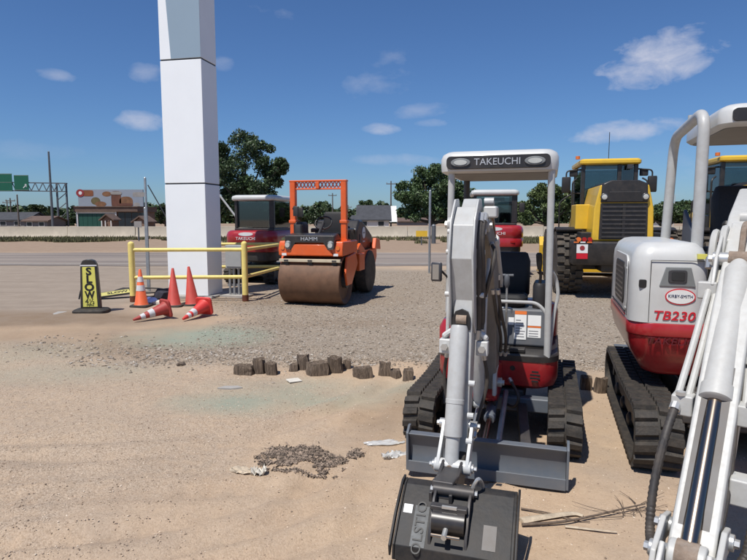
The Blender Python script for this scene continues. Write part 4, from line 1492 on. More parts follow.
lump('rag_bundle', 'dark bundled rags heaped behind the red cones', 'rags', (q.x + 0.05, q.y + 0.35, 0.0), (0.19, 0.15, 0.2), 'cloth', 4)
lump('rag_bundle', 'faded blue plastic sack beside the orange cone', 'sack', (q.x - 0.08, q.y + 0.02, 0.0), (0.12, 0.1, 0.09), 'blue', 5)
lump('rag_bundle', 'pale crumpled sheet beside the orange cone', 'sheet', (q.x + 0.12, q.y - 0.12, 0.0), (0.13, 0.1, 0.055), 'paper', 6)
hz = MB()
hz.tube(curve([(math.cos(a * 0.9) * (0.2 + 0.01 * a), math.sin(a * 0.9) * (0.14 + 0.008 * a), 0.025 + 0.012 * a) for a in np.arange(0, 18, 0.7)], 3), 0.016, 8)
tag(hz.build('coiled_hose', MT['hose']), 'dark coiled hose lying behind the traffic cones', 'hose').location = (q.x - 0.3, q.y + 0.45, 0)


# ---------------------------------------------------------------- traffic cones
def cone(label, body, h=0.71, bands=(), base='rubber', group='traffic cones by the guard rail'):
    t = thing('traffic_cone', label, 'traffic cone', (0, 0, 0), 0, group)
    b = h * 0.25
    MB().rloft(-b, b, -b, b, 0.06, [(0.0, 0.0), (0.0, 0.022), (0.012, 0.034)]).build('base', MT[body if base is None else base], t)
    r0, r1 = h * 0.17, h * 0.032
    MB().lathe([(r0 + 0.02, 0.03), (r0, 0.055), (r1, h - 0.01), (r1 * 0.7, h)], (0, 0, 0), 'z', 24).build('body', MT[body], t)
    for z0, z1 in bands:
        ra = r0 + (r1 - r0) * (z0 * h - 0.055) / (h - 0.065) + 0.003
        rb = r0 + (r1 - r0) * (z1 * h - 0.055) / (h - 0.065) + 0.003
        MB().lathe([(ra, z0 * h), (rb, z1 * h)], (0, 0, 0), 'z', 24).build('reflective_band', MT['coneband'], t)
    return t


c = cone('orange traffic cone with two white bands against the yellow post', 'cone_orange', 0.72, ((0.42, 0.57), (0.66, 0.80)))
c.location = G(141.5, 306)
c = cone('plain faded red cone standing next to the orange cone', 'cone_red', 0.74)
c.location = G(174, 306)
c = cone('plain faded red cone standing close against the pylon foot', 'cone_red', 0.76)
c.location = G(192.5, 304.5)
c.rotation_euler = (R(2), R(-4), 0.4)


def lay(c, px, py, az, h):
    """lay a cone on its side, tip pointing along azimuth az (world degrees)"""
    b = h * 0.25
    el_ = -math.atan2(b - 0.02, h)
    d = Vector((math.cos(R(az)) * math.cos(el_), math.sin(R(az)) * math.cos(el_), math.sin(el_)))
    g = G(px, py)
    c.rotation_mode = 'QUATERNION'
    c.rotation_quaternion = d.to_track_quat('Z', 'Y')
    c.location = (g.x, g.y, b * math.cos(el_) + 0.012)


c = cone('dull dark red cone lying on its side with dirty white bands', 'cone_dark', 0.62, ((0.42, 0.57), (0.68, 0.80)), None)
lay(c, 167, 317, 230, 0.62)
c = cone('bright red cone lying on its side with its base towards the pylon', 'cone_bright', 0.64, ((0.5, 0.64), (0.72, 0.82)), None)
lay(c, 205, 315, 252, 0.64)

# ---------------------------------------------------------------- SLOW sign
q = G(88.5, 313.5)
s = thing('speed_sign', 'upright yellow and black delineator sign reading SLOW on a rubber foot', 'sign', (q.x, q.y + 0.12, 0), R(6))
MB().rloft(-0.29, 0.29, -0.2, 0.2, 0.09, [(0, 0), (0, 0.045), (0.03, 0.07), (0.12, 0.085)]).build('rubber_foot', MT['rubber'], s)
prof = [(-0.175, 0.085), (0.175, 0.085), (0.145, 0.80), (0.135, 0.88), (0.10, 0.945), (0.04, 0.965), (-0.04, 0.965), (-0.10, 0.945), (-0.135, 0.88), (-0.145, 0.80)]
MB().prism(prof, -0.045, 0.045, 'y').build('panel', MT['blackpaint'], s, bevel=0.012)
MB().prism([(-0.125, 0.11), (0.125, 0.11), (0.105, 0.83), (-0.105, 0.83)], -0.049, -0.044, 'y').build('yellow_face', MT['signyellow'], s)
MB().box((-0.142, -0.05, 0.845), (0.142, -0.044, 0.868)).build('reflective_strip', MT['coneband'], s)
for i, ch in enumerate('SLOW'):
    text(ch, 0.185, MT['letterblack'], s, face_matrix((0, -0.052, 0.745 - i * 0.142)), sx=1.1 if ch != 'W' else 0.82, bold=0.007)
text('4\u00bd', 0.13, MT['letterblack'], s, face_matrix((0.0, -0.052, 0.205)))
text('MPH', 0.062, MT['letterblack'], s, face_matrix((0, -0.052, 0.14)))
MB().box((-0.62, -0.25, -0.01), (-0.2, 0.1, 0.012)).build('pale_mat', MT['pad'], s)
MB().tube(curve([(-0.165, 0.02, 0.42), (-0.19, 0.03, 0.36), (-0.215, 0.02, 0.24)], 4), 0.014, 8).build('carry_handle', MT['blackpaint'], s)

# ---------------------------------------------------------------- rotted timber stumps along the old edging
stumps = [  # px, py_base, width px, height px, leaning, tall
    (243, 375, 17, 11), (258.5, 374, 11, 17), (271, 374.5, 11, 14), (293, 372, 9, 8), (303, 371, 12, 16), (317, 376, 20, 15), (335.5, 374, 14, 18), (346, 371, 8, 10),
    (363.5, 378, 18, 13), (384.5, 377, 11, 15), (396, 378, 10, 9), (408, 381, 10, 12), (588, 392, 10, 15), (601, 394, 11, 18)]
for i, (px, py, wp, hp) in enumerate(stumps):
    r = random.Random(100 + i)
    g0 = G(px, py)
    sc = g0.y / FPX
    w, h = wp * sc * 1.12, hp * sc * 0.9
    d = min(w, 0.13) * r.uniform(0.8, 1.2)
    m = MB()
    nseg = 9
    levels = []
    top = [h * r.uniform(0.86, 1.06) for _ in range(nseg)]
    ring0 = []
    for k in range(nseg):
        a = 6.2832 * k / nseg + r.uniform(-0.15, 0.15)
        sq = 1 / max(abs(math.cos(a)), abs(math.sin(a))) ** 0.75
        ring0.append((math.cos(a) * w * 0.5 * sq * r.uniform(0.85, 1.05), math.sin(a) * d * 0.5 * sq * r.uniform(0.85, 1.05)))
    lean = (r.uniform(-0.12, 0.12), r.uniform(-0.1, 0.15))
    for z in (-0.12, 0.0, 0.35, 0.7, 1.0):
        levels.append([(x * (1.05 - 0.08 * max(z, 0)) + lean[0] * max(z, 0) * h + r.uniform(-.05, .05) * w, y * (1.05 - 0.1 * max(z, 0)) + lean[1] * max(z, 0) * h + r.uniform(-.05, .05) * w, (z * top[k] if z > 0 else z)) for k, (x, y) in enumerate(ring0)])
    # hollow, splintered top
    levels.append([(x * 0.55 + lean[0] * h, y * 0.55 + lean[1] * h, top[k] * r.uniform(0.72, 0.95)) for k, (x, y) in enumerate(ring0)])
    m.rings(levels)
    o = m.build('timber_stump', MT['grain'], None, ang=28)
    o.location = (g0.x, g0.y + d * 0.5, gz(g0.x, g0.y) + 0.0)
    look = 'tall splintered' if hp >= 16 else ('wide crumbling' if wp >= 17 else 'short rotted')
    if px > 500:
        lb = look + ' timber stump beside the ' + ('right track of the grey' if i == 12 else 'track of the white') + ' excavator'
    else:
        ordinal = ('nearest', 'second', 'third', 'fourth', 'fifth', 'sixth', 'seventh', 'eighth', 'ninth', 'tenth', 'eleventh', 'farthest')[11 - i]
        lb = look + ' timber stump, ' + ordinal + ' in the row from the grey excavator track'
    tag(o, lb, 'stump', 'timber stumps of the old edging')


# ---------------------------------------------------------------- debris on the dirt
def chip_pile(n, px, py, rx, ry, seed):
    r = np.random.RandomState(seed)
    g0 = G(px, py)
    a = r.rand(n) * 6.28
    q = r.rand(n) ** 0.6
    x = g0.x + np.cos(a) * q * rx + r.randn(n) * 0.02
    y = g0.y + np.sin(a) * q * ry + r.randn(n) * 0.02
    wn_ = vnoise(x, y, 0.12, 55) + vnoise(x, y, 0.05, 56) * 0.6
    hole = np.hypot((x - g0.x + 0.02) / 0.09, (y - g0.y + 0.10) / 0.05)
    ring = (wn_ + 0.58 - q * 0.66 > 0) & (hole > 0.85 + wn_ * 0.6)
    x, y, q = x[ring], y[ring], q[ring]
    n = len(x)
    z = ground_height(x, y) + 0.004 + r.rand(n) * 0.010 * (1.05 - q)
    L = (0.004 + 0.024 * r.rand(n) ** 3)
    W = 0.0015 + 0.003 * r.rand(n)
    T = 0.0015 + 0.003 * r.rand(n)
    b = np.array([[-1, -1, -1], [1, -1, -1], [1, 1, -1], [-1, 1, -1], [-1, -1, 1], [1, -1, 1], [1, 1, 1], [-1, 1, 1]], float)
    v = b[None] * np.stack([L, W, T], 1)[:, None, :]
    v += (r.rand(n, 8, 3) - 0.5) * 0.003
    yaw, pit = r.rand(n) * 6.28, (r.rand(n) - 0.5) * 0.9
    cx, sx = np.cos(pit)[:, None], np.sin(pit)[:, None]
    X, Z = v[:, :, 0] * cx - v[:, :, 2] * sx, v[:, :, 0] * sx + v[:, :, 2] * cx
    ca, sa = np.cos(yaw)[:, None], np.sin(yaw)[:, None]
    X, Yy = X * ca - v[:, :, 1] * sa, X * sa + v[:, :, 1] * ca
    V = np.stack([X + x[:, None], Yy + y[:, None], Z + z[:, None]], 2).reshape(-1, 3)
    F = np.array([(0, 3, 2, 1), (4, 5, 6, 7), (0, 1, 5, 4), (1, 2, 6, 5), (2, 3, 7, 6), (3, 0, 4, 7)])
    FF = (F[None] + (np.arange(n) * 8)[:, None, None]).reshape(-1, 4)
    me = bpy.data.meshes.new('wood_chips')
    me.from_pydata(V.tolist(), [], FF.tolist())
    return kind(finish('wood_chips', me, MT['chips'], smooth=False), 'stuff')


tag(chip_pile(6000, 311, 455, 0.38, 0.25, 4), 'patch of brown wood chips and bark crumbs on the dirt', 'wood chips')


def crumple(name, label, cat, px, py, sx, sy, h, mat, seed, n=9):
    r = random.Random(seed)
    g0 = G(px, py)
    vs, fs = [], []
    for j in range(n):
        for i in range(n):
            u, v = i / (n - 1) * 2 - 1, j / (n - 1) * 2 - 1
            k = 1 - 0.25 * abs(u * v)
            vs.append((u * sx * k + r.uniform(-1, 1) * sx * 0.13, v * sy * k + r.uniform(-1, 1) * sy * 0.13, 0.004 + r.random() ** 1.6 * h))
    for j in range(n - 1):
        for i in range(n - 1):
            a = j * n + i
            fs.append((a, a + 1, a + n + 1, a + n))
    me = bpy.data.meshes.new(name)
    me.from_pydata(vs, [], fs)
    o = finish(name, me, MT[mat], ang=18)
    so = o.modifiers.new('solid', 'SOLIDIFY')
    so.thickness = 0.002
    o.location = (g0.x, g0.y, gz(g0.x, g0.y))
    o.rotation_euler = (0, 0, r.uniform(-0.5, 0.5))
    return tag(o, label, cat)


crumple('crumpled_paper', 'crumpled off white paper lump on the sand', 'paper', 259, 472, 0.055, 0.05, 0.06, 'paper', 2)
crumple('crumpled_paper', 'flattened tan paper scrap beside the white lump', 'paper', 241, 469, 0.09, 0.05, 0.018, 'bark_strip', 3)
crumple('plastic_film', 'clear crumpled plastic film near the left track of the grey excavator', 'plastic film', 397, 451, 0.11, 0.05, 0.035, 'plastic', 5, 12)
crumple('plastic_film', 'flat dusty plastic sheet half buried behind the crumpled film', 'plastic film', 385, 440, 0.16, 0.05, 0.012, 'plastic', 6)
q = G(294, 381)
o = MB().box((-0.07, -0.05, 0), (0.07, 0.05, 0.008)).build('paper_scrap', MT['paper'])
o.location = (q.x, q.y, gz(q.x, q.y) + 0.012)
o.rotation_euler = (0.1, 0.05, 0.6)
tag(o, 'small flat white paper scrap below the timber stumps', 'paper')
q = G(230, 389)
o = MB().prism([(-0.12, -0.03), (0.02, -0.045), (0.13, -0.01), (0.07, 0.04), (-0.06, 0.035)], 0, 0.02, 'z').build('stone_slab', MT['pad'], bevel=0.004)
o.location = (q.x, q.y, gz(q.x, q.y))
tag(o, 'small flat pale stone slab on the stained dirt', 'stone')
q = G(181, 366)
lump('stone', 'dark rounded stone on the bare dirt below the cones', 'stone', (q.x, q.y, gz(q.x, q.y)), (0.05, 0.04, 0.035), 'wood', 9)


def stick(name, label, pts, r0, mat, flat=False):
    P3 = []
    for px, py, z in pts:
        g0 = G(px, py)
        P3.append(Vector((g0.x, g0.y, gz(g0.x, g0.y) + z)))
    o0 = P3[0].copy()
    m = MB()
    cv = curve([p - o0 for p in P3], 5)
    m.tube(cv, [r0 * (1 - 0.6 * i / len(cv)) for i in range(len(cv))], 7)
    o = m.build(name, MT[mat])
    o.location = o0
    if flat:
        o.scale.z = 0.4
    return tag(o, label, 'stick')


stick('bark_strip', 'long pale bark strip beside the bucket', [(521, 521, 0.012), (545, 517, 0.012), (572, 514, 0.015), (583, 516, 0.01)], 0.030, 'bark_strip', True)
stick('bark_strip', 'thin pale wood splinter lying apart on the sand', [(565, 527, 0.01), (592, 530, 0.01), (617, 532, 0.008)], 0.012, 'bark_strip', True)
stick('fallen_branch', 'dark dry branch running from the bucket to the track', [(522, 526, 0.015), (560, 524, 0.02), (592, 518, 0.02), (625, 513, 0.03), (645, 508, 0.02)], 0.009, 'stick')
stick('fallen_branch', 'thin dark twig above the pale bark strip', [(521, 508, 0.012), (545, 512, 0.015), (575, 520, 0.012), (590, 522, 0.01)], 0.006, 'stick')
rt = random.Random(8)
base = G(628, 512)
br = thing('dry_twigs', 'tangle of fine dry twigs at the front of the right excavator track', 'twigs', (base.x, base.y, gz(base.x, base.y)))
for i in range(16):
    a = rt.uniform(0, 6.28)
    L = rt.uniform(0.08, 0.3)
    z1 = rt.uniform(0.008, 0.04)
    x0, y0 = rt.uniform(-0.12, 0.12), rt.uniform(-0.08, 0.1)
    m = MB().tube(curve([(x0, y0, 0.012), (x0 + math.cos(a) * L * 0.5, y0 + math.sin(a) * L * 0.4, z1 * 0.7), (x0 + math.cos(a) * L + rt.uniform(-.03, .03), y0 + math.sin(a) * L * 0.8, z1)], 4), [0.0026 * (1 - 0.07 * k) for k in range(9)], 5)
    m.build('twig', MT['stick'], br)


# ---------------------------------------------------------------- crawler parts
def crawler(t, xc, w, L, H, y0=0.0, pitch=0.085, lug_h=0.022, side=1):
    """one rubber track with frame, sprocket, idler and rollers; local y is backwards"""
    r = H / 2 - lug_h
    zc = H / 2
    ya, yb = y0 - L / 2 + H / 2, y0 + L / 2 - H / 2
    straight = yb - ya
    total = 2 * straight + 2 * math.pi * r

    def at(s):
        s %= total
        if s < straight:                       # bottom, front to back
            return Vector((ya + s, zc - r)), Vector((0, -1))
        s -= straight
        if s < math.pi * r:                    # round the back
            a = -math.pi / 2 + s / r
            return Vector((yb + r * math.cos(a), zc + r * math.sin(a))), Vector((math.cos(a), math.sin(a)))
        s -= math.pi * r
        if s < straight:
            k = s / straight
            return Vector((yb - s, zc + r - 0.02 * math.sin(k * math.pi))), Vector((0, 1))
        s -= straight
        a = math.pi / 2 + s / r
        return Vector((ya + r * math.cos(a), zc + r * math.sin(a))), Vector((math.cos(a), math.sin(a)))
    m = MB()
    n = 96
    rings = []
    th = 0.03
    for i in range(n):
        p, nn = at(total * i / n)
        pi = p - nn * th
        rings.append([(xc - w / 2 + 0.008, p.x, p.y), (xc + w / 2 - 0.008, p.x, p.y), (xc + w / 2, (p.x + pi.x) / 2, (p.y + pi.y) / 2), (xc + w / 2 - 0.006, pi.x, pi.y), (xc - w / 2 + 0.006, pi.x, pi.y), (xc - w / 2, (p.x + pi.x) / 2, (p.y + pi.y) / 2)])
    rings.append(rings[0])
    m.rings(rings, caps=False)
    k = int(total / pitch)
    for i in range(k):
        for sgn in (-1, 1):
            s = total * (i + (0.5 if sgn > 0 else 0.0)) / k
            p, nn = at(s)
            tg = Vector((-nn.y, nn.x))
            l0, l1 = pitch * 0.34, pitch * 0.24
            xa, xb = xc + sgn * 0.008, xc + sgn * (w / 2 - 0.004)
            sk = tg * pitch * 0.07
            vs = []
            for x, off in ((xa, -sk), (xb, sk)):
                for hh, l in ((-0.002, l0), (lug_h, l1)):
                    for q in (-1, 1):
                        c = p + nn * hh + tg * q * l + off
                        vs.append((x, c.x, c.y))
            # 0..3 inner end (low -,low +,high -,high +), 4..7 outer end
            m.add(vs, [(0, 1, 3, 2), (4, 6, 7, 5), (2, 3, 7, 6), (0, 2, 6, 4), (1, 5, 7, 3), (0, 4, 5, 1)])
    tr = m.build('track', MT['rubber'], t, ang=40)
    fr = MB()
    fr.box((xc - w * 0.22, ya + 0.02, zc - r * 0.55), (xc + w * 0.22, yb - 0.02, zc + r * 0.42))
    fr.build('track_frame', MT['dark'], t, bevel=0.012)
    for yy, rr, nm in ((ya, r - th - 0.004, 'idler'), (yb, r - th - 0.004, 'sprocket')):
        sd = MB().lathe([(rr * 0.3, -w * 0.24), (rr * 0.96, -w * 0.2), (rr, -w * 0.12), (rr, w * 0.12), (rr * 0.96, w * 0.2), (rr * 0.3, w * 0.24)], (xc, yy, zc), 'x', 24).build(nm, MT['dark'], t)
        MB().lathe([(rr * 0.28, -w * 0.3), (rr * 0.28, w * 0.3)], (xc, yy, zc), 'x', 14).build('hub', MT['blackpaint'], sd)
    nr = 4
    for i in range(nr):
        yy = ya + straight * (i + 0.5) / nr
        MB().lathe([(0.035, -w * 0.3), (0.055, -w * 0.26), (0.055, w * 0.26), (0.035, w * 0.3)], (xc, yy, zc - r + th + 0.055), 'x', 14).build('track_roller', MT['dark'], t)
    return tr


def cylinder(t, a, b, r, frac, M=None, mat='grey', rodmat='chrome', rod_r=None):
    """hydraulic ram: barrel from a, rod to b, eyes at both ends"""
    a, b = Vector(a), Vector(b)
    d = (b - a).normalized()
    e = a + (b - a) * frac
    br = MB()
    br.tube([a + d * r * 0.4, a + d * r * 1.0, e - d * 0.06, e - d * 0.058, e - d * 0.01, e], [r * 0.75, r, r, r * 1.09, r * 1.09, r * 0.92], 20)
    o = br.build('ram_barrel', MT[mat], t, M=M)
    MB().cyl(e - d * 0.01, b, rod_r or r * 0.55, n=16).build('ram_rod', MT[rodmat], t, M=M)
    for p in (a, b):
        MB().cyl(p - Vector((r * 0.8, 0, 0)), p + Vector((r * 0.8, 0, 0)), r * 0.72, n=16).build('ram_eye', MT[mat], t, M=M)
    return o


def pin(t, p, half, r, M=None, mat='zinc', nut=True):
    p = Vector(p)
    m = MB().cyl(p - Vector((half, 0, 0)), p + Vector((half, 0, 0)), r, n=16)
    o = m.build('pivot_pin', MT[mat], t, M=M, bevel=0.003)
    if nut:
        for s in (-1, 1):
            MB().cyl(p + Vector((s * half, 0, 0)), p + Vector((s * (half + 0.016), 0, 0)), r * 0.55, n=6).build('bolt_head', MT['zinc'], t, M=M)
    return o


def hose(t, pts, r=0.011, M=None, mat='hose', name='hydraulic_hose', fittings=True):
    c = curve(pts, 6)
    o = MB().tube(c, r, 8).build(name, MT[mat], t, M=M)
    if fittings:
        for i, j in ((0, 2), (-1, -3)):
            MB().tube([c[i], c[i] + (c[j] - c[i]).normalized() * r * 3.2], r * 1.35, 8).build('fitting', MT['zinc'], o, M=M)
    return o


def dig_bucket(t, xc, w, prof_u, M=None, th=0.018, ear_top=None):
    """bucket from an open side outline of (forward, z) points: shell plate bent along it plus two cheeks"""
    n = len(prof_u)
    inner = []
    for i in range(n):
        a, b = prof_u[max(i - 1, 0)], prof_u[min(i + 1, n - 1)]
        d = Vector((b[0] - a[0], b[1] - a[1])).normalized()
        nrm = Vector((-d.y, d.x))
        inner.append((prof_u[i][0] + nrm.x * th, prof_u[i][1] + nrm.y * th))
    shell = [(-u, z) for u, z in prof_u] + [(-u, z) for u, z in inner[::-1]]
    sh = MB().prism(shell, xc - w / 2, xc + w / 2, 'x').build('bucket_shell', MT['bucket'], t, M=M, bevel=0.004, ang=18)
    for s in (-1, 1):
        ck = MB().prism([(-u, z) for u, z in prof_u], xc + s * w / 2 - 0.002, xc + s * (w / 2 + 0.014), 'x').build('bucket_cheek', MT['bucket'], t, M=M, bevel=0.003)
    return sh


# ---------------------------------------------------------------- grey mini excavator in the middle
C1 = Vector((1.09, 4.85, 0))
x1 = thing('mini_excavator', 'small grey armed mini excavator with red body, canopy and blade facing the camera side', 'excavator', C1, R(-17), 'mini excavators in the front row')
for s in (-1, 1):
    crawler(x1, s * 0.52, 0.235, 1.68, 0.385, -0.08, side=s)
MB().box((-0.22, -0.42, 0.17), (0.22, 0.42, 0.36)).build('undercarriage_frame', MT['dark'], x1, bevel=0.02)
for yy in (-0.42, 0.35):
    MB().box((-0.41, yy - 0.05, 0.20), (0.41, yy + 0.05, 0.31)).build('axle_beam', MT['blade'], x1, bevel=0.012)
MB().cyl((0, 0, 0.36), (0, 0, 0.43), 0.27, n=32).build('slew_ring', MT['dark'], x1)
# blade
prof = [(-1.19, 0.005), (-1.155, 0.06), (-1.15, 0.14), (-1.165, 0.215), (-1.20, 0.255), (-1.20, 0.262), (-1.135, 0.262), (-1.13, 0.06), (-1.15, 0.005)]
prof = [(a - 0.12, b) for a, b in prof]
bl = MB().prism(prof, -0.49, 0.52, 'x').build('dozer_blade', MT['blade'], x1, bevel=0.004)
MB().box((-0.49, -1.325, 0.0), (0.52, -1.31, 0.075)).build('cutting_edge', MT['blade'], bl, bevel=0.003)
for s in (-1, 1):
    MB().prism([(-1.318, 0.004), (-1.24, 0.004), (-1.24, 0.30), (-1.27, 0.30), (-1.325, 0.262)], 0.015 + s * 0.506, 0.015 + s * 0.521, 'x').build('blade_end_plate', MT['blade'], bl)
    MB().bar((s * 0.28, -1.25, 0.14), (s * 0.20, -0.35, 0.24), 0.07, 0.09).build('blade_arm', MT['dark'], x1, bevel=0.008)
    MB().cyl((s * 0.09, -1.24, 0.17), (s * 0.09, -0.5, 0.36), 0.02, n=10).build('blade_pipe', MT['steel'], x1)
cylinder(x1, (0.0, -0.36, 0.34), (0.0, -1.22, 0.20), 0.038, 0.6, mat='blade')
# house
MB().rloft(-0.47, 0.47, -0.44, 0.64, 0.16, [(0.08, 0.425), (0.02, 0.46), (0.0, 0.52), (0.0, 0.655)], 7).build('red_body', MT['red'], x1, ang=40)
MB().rloft(-0.475, 0.475, -0.445, 0.645, 0.16, [(0.0, 0.656), (0.0, 0.70), (0.012, 0.712)], 7).build('floor_deck', MT['blackpaint'], x1)
for i, (dx, dz) in enumerate(((0.0, 0.06), (0.0, 0.035), (0.0, 0.01), (0.0, -0.015))):
    wv = (0.05, 0.075, 0.075, 0.05)[i]
    MB().box((0.30 - wv / 2, -0.4415, 0.515 + dz), (0.30 + wv / 2, -0.436, 0.528 + dz)).build('vent_slot', MT['black'], x1)
for px_, pz_ in ((0.13, 0.60), (0.03, 0.60)):
    MB().cyl((px_, -0.445, pz_), (px_, -0.43, pz_), 0.02, n=12).build('body_hole', MT['black' if px_ > 0.1 else 'red'], x1)
MB().rloft(-0.47, 0.47, 0.28, 0.64, 0.16, [(0.0, 0.714), (0.0, 0.93), (0.02, 1.0), (0.09, 1.03)], 7).build('engine_hood', MT['red'], x1, ang=40)
# left hand front cover beside the boom
MB().rloft(-0.47, -0.24, -0.40, 0.26, 0.08, [(0.0, 0.714), (0.0, 0.88), (0.03, 0.94), (0.08, 0.95)], 5).build('side_cover', MT['red'], x1, ang=40)
# seat console with decals
M_con = Matrix.Rotation(R(-10), 4, 'X')
con = MB().prism([(-0.16, 0.713), (-0.10, 1.02), (0.27, 1.02), (0.27, 0.713)], -0.20, 0.40, 'x').build('seat_console', MT['console'], x1, bevel=0.025)
nrm = Vector((0, -0.31, 0.06)).normalized()


def con_pt(x, z, off=0.004):
    k = (z - 0.713) / (1.02 - 0.713)
    return Vector((x, -0.16 + 0.06 * k, z)) + nrm * off


def decal(parent, x0, x1_, z0, z1_, mat, off=0.004):
    p = [con_pt(x0, z0, off), con_pt(x1_, z0, off), con_pt(x1_, z1_, off), con_pt(x0, z1_, off)]
    return MB().add([*p, *[q - nrm * 0.003 for q in p]], [(0, 1, 2, 3), (7, 6, 5, 4), (0, 4, 5, 1), (1, 5, 6, 2), (2, 6, 7, 3), (3, 7, 4, 0)]).build('decal', MT[mat], parent, smooth=False)


decal(con, 0.12, 0.215, 0.77, 0.97, 'sticker')
decal(con, 0.225, 0.33, 0.885, 0.97, 'sticker')
decal(con, 0.225, 0.33, 0.79, 0.868, 'sticker')
decal(con, 0.225, 0.33, 0.87, 0.883, 'stickerorange')
decal(con, 0.12, 0.215, 0.972, 1.0, 'stickerorange')
decal(con, 0.07, 0.115, 0.885, 0.945, 'sticker')
decal(con, -0.12, -0.02, 0.745, 0.83, 'sticker')
for k in range(7):
    decal(con, 0.13, 0.13 + (0.07, 0.065, 0.075, 0.05, 0.07, 0.06, 0.04)[k], 0.79 + k * 0.022, 0.797 + k * 0.022, 'stickerprint', 0.006)
for k in range(3):
    decal(con, 0.235, 0.31, 0.80 + k * 0.02, 0.806 + k * 0.02, 'stickerprint', 0.006)
# seat
MB().rloft(-0.19, 0.21, -0.10, 0.26, 0.07, [(0.02, 1.03), (0.0, 1.06), (0.0, 1.10), (0.03, 1.125)], 5).build('seat_cushion', MT['seat'], x1)
sb = MB().rloft(-0.20, 0.22, -0.05, 0.05, 0.05, [(0.03, 0), (0.0, 0.05), (0.0, 0.34), (0.025, 0.41), (0.045, 0.42)], 5, M=Matrix.Translation((0, 0.27, 1.05)) @ Matrix.Rotation(R(-10), 4, 'X'))
sb.build('seat_back', MT['seat'], x1)
for s, xx in ((-1, -0.27), (1, 0.31)):
    MB().rloft(xx - 0.055, xx + 0.055, -0.08, 0.26, 0.05, [(0.0, 1.021), (0.0, 1.2), (0.015, 1.23)], 4).build('armrest_console', MT['black'], x1)
    st = MB().tube(curve([(xx, -0.05, 1.22), (xx + 0.005, -0.07, 1.30), (xx - 0.005 * s, -0.085, 1.36)], 4), 0.012, 8).build('joystick', MT['black'], x1)
    MB().tube([(xx - 0.005 * s, -0.085, 1.35), (xx - 0.008 * s, -0.095, 1.40), (xx - 0.012 * s, -0.10, 1.47), (xx - 0.012 * s, -0.10, 1.485)], [0.018, 0.024, 0.026, 0.015], 10).build('grip', MT['black'], st)
# travel levers
for xx in (0.005, 0.065):
    lv = MB().tube(curve([(xx, -0.24, 0.71), (xx, -0.31, 0.95), (xx, -0.34, 1.24)], 4), 0.009, 8).build('travel_lever', MT['steel'], x1)
    MB().tube([(xx, -0.34, 1.22), (xx, -0.345, 1.25), (xx, -0.352, 1.31), (xx, -0.352, 1.325)], [0.012, 0.024, 0.021, 0.012], 10).build('knob', MT['console'], lv)
    MB().cyl((xx - 0.02, -0.345, 1.315), (xx + 0.05, -0.345, 1.318), 0.011, n=8).build('cross_grip', MT['console'], lv)
    MB().box((xx - 0.04, -0.36, 0.713), (xx + 0.03, -0.24, 0.735)).build('foot_pedal', MT['black'], x1, bevel=0.005)
MB().cyl((-0.015, -0.36, 0.72), (-0.015, -0.38, 0.95), 0.019, n=10).build('lock_lever', MT['signyellow'], x1)
MB().box((0.10, -0.40, 0.713), (0.22, -0.32, 0.745)).build('foot_pedal', MT['black'], x1, bevel=0.008)
# hand rails and canopy frame
fr = fillet([(0.385, -0.40, 0.70), (0.385, -0.40, 2.13)], 0.1)
MB().cyl((0.385, -0.40, 0.63), (0.375, -0.40, 2.10), 0.026, n=14).build('canopy_post', MT['grey'], x1)
MB().cyl((-0.385, -0.40, 0.95), (-0.375, -0.40, 2.10), 0.026, n=14).build('canopy_post', MT['grey'], x1)
for s in (-1, 1):
    MB().cyl((s * 0.38, 0.44, 0.95), (s * 0.37, 0.44, 2.10), 0.028, n=14).build('canopy_post', MT['dark' if s < 0 else 'grey'], x1)
MB().tube(fillet([(-0.13, -0.39, 1.115), (0.30, -0.39, 1.115), (0.375, -0.39, 1.03), (0.383, -0.39, 0.92)], 0.07), 0.014, 10).build('front_hand_rail', MT['grey'], x1)
MB().tube(fillet([(0.40, -0.36, 0.72), (0.43, -0.34, 1.06), (0.455, -0.33, 1.17), (0.435, -0.33, 1.30), (0.40, -0.38, 1.36)], 0.06), 0.014, 10).build('side_hand_rail', MT['grey'], x1)
MB().tube(fillet([(-0.10, -0.20, 0.99), (-0.10, -0.20, 1.035), (0.10, -0.20, 1.035), (0.10, -0.20, 0.99)], 0.03), 0.009, 8).build('grab_handle', MT['steel'], x1)
# canopy roof
rf = MB()
rf.rloft(-0.465, 0.425, -0.47, 0.56, 0.11, [(0.03, 2.045), (0.005, 2.06), (0.0, 2.10), (0.0, 2.155), (0.015, 2.19), (0.05, 2.212), (0.12, 2.22)], 8)
rf.build('canopy_roof', MT['white'], x1, ang=50)
MB().rloft(-0.40, 0.40, -0.40, 0.50, 0.09, [(0.0, 2.039), (0.0, 2.047)], 6).build('roof_lining', MT['canopyin'], x1)
fa = MB()
ring = rrect(-0.405, 0.365, 2.072, 2.172, 0.035, 5)
fa.prism(ring, -0.482, -0.455, 'y')
fas = fa.build('front_fascia', MT['blackpaint'], x1, bevel=0.004)
text('TAKEUCHI', 0.072, MT['lettergrey'], fas, face_matrix((-0.02, -0.484, 2.122)), sx=1.0, spacing=1.0)
for xx in (-0.295, 0.255):
    lp = MB().prism([(xx + 0.075 * math.cos(a), 2.122 + 0.032 * math.sin(a)) for a in np.linspace(0, 6.2832, 21)[:-1]], -0.494, -0.48, 'y').build('work_lamp', MT['lampgrey'], fas, bevel=0.004)
    MB().prism([(xx + 0.05 * math.cos(a), 2.122 + 0.02 * math.sin(a)) for a in np.linspace(0, 6.2832, 21)[:-1]], -0.499, -0.493, 'y').build('lens', MT['lamp'], lp)
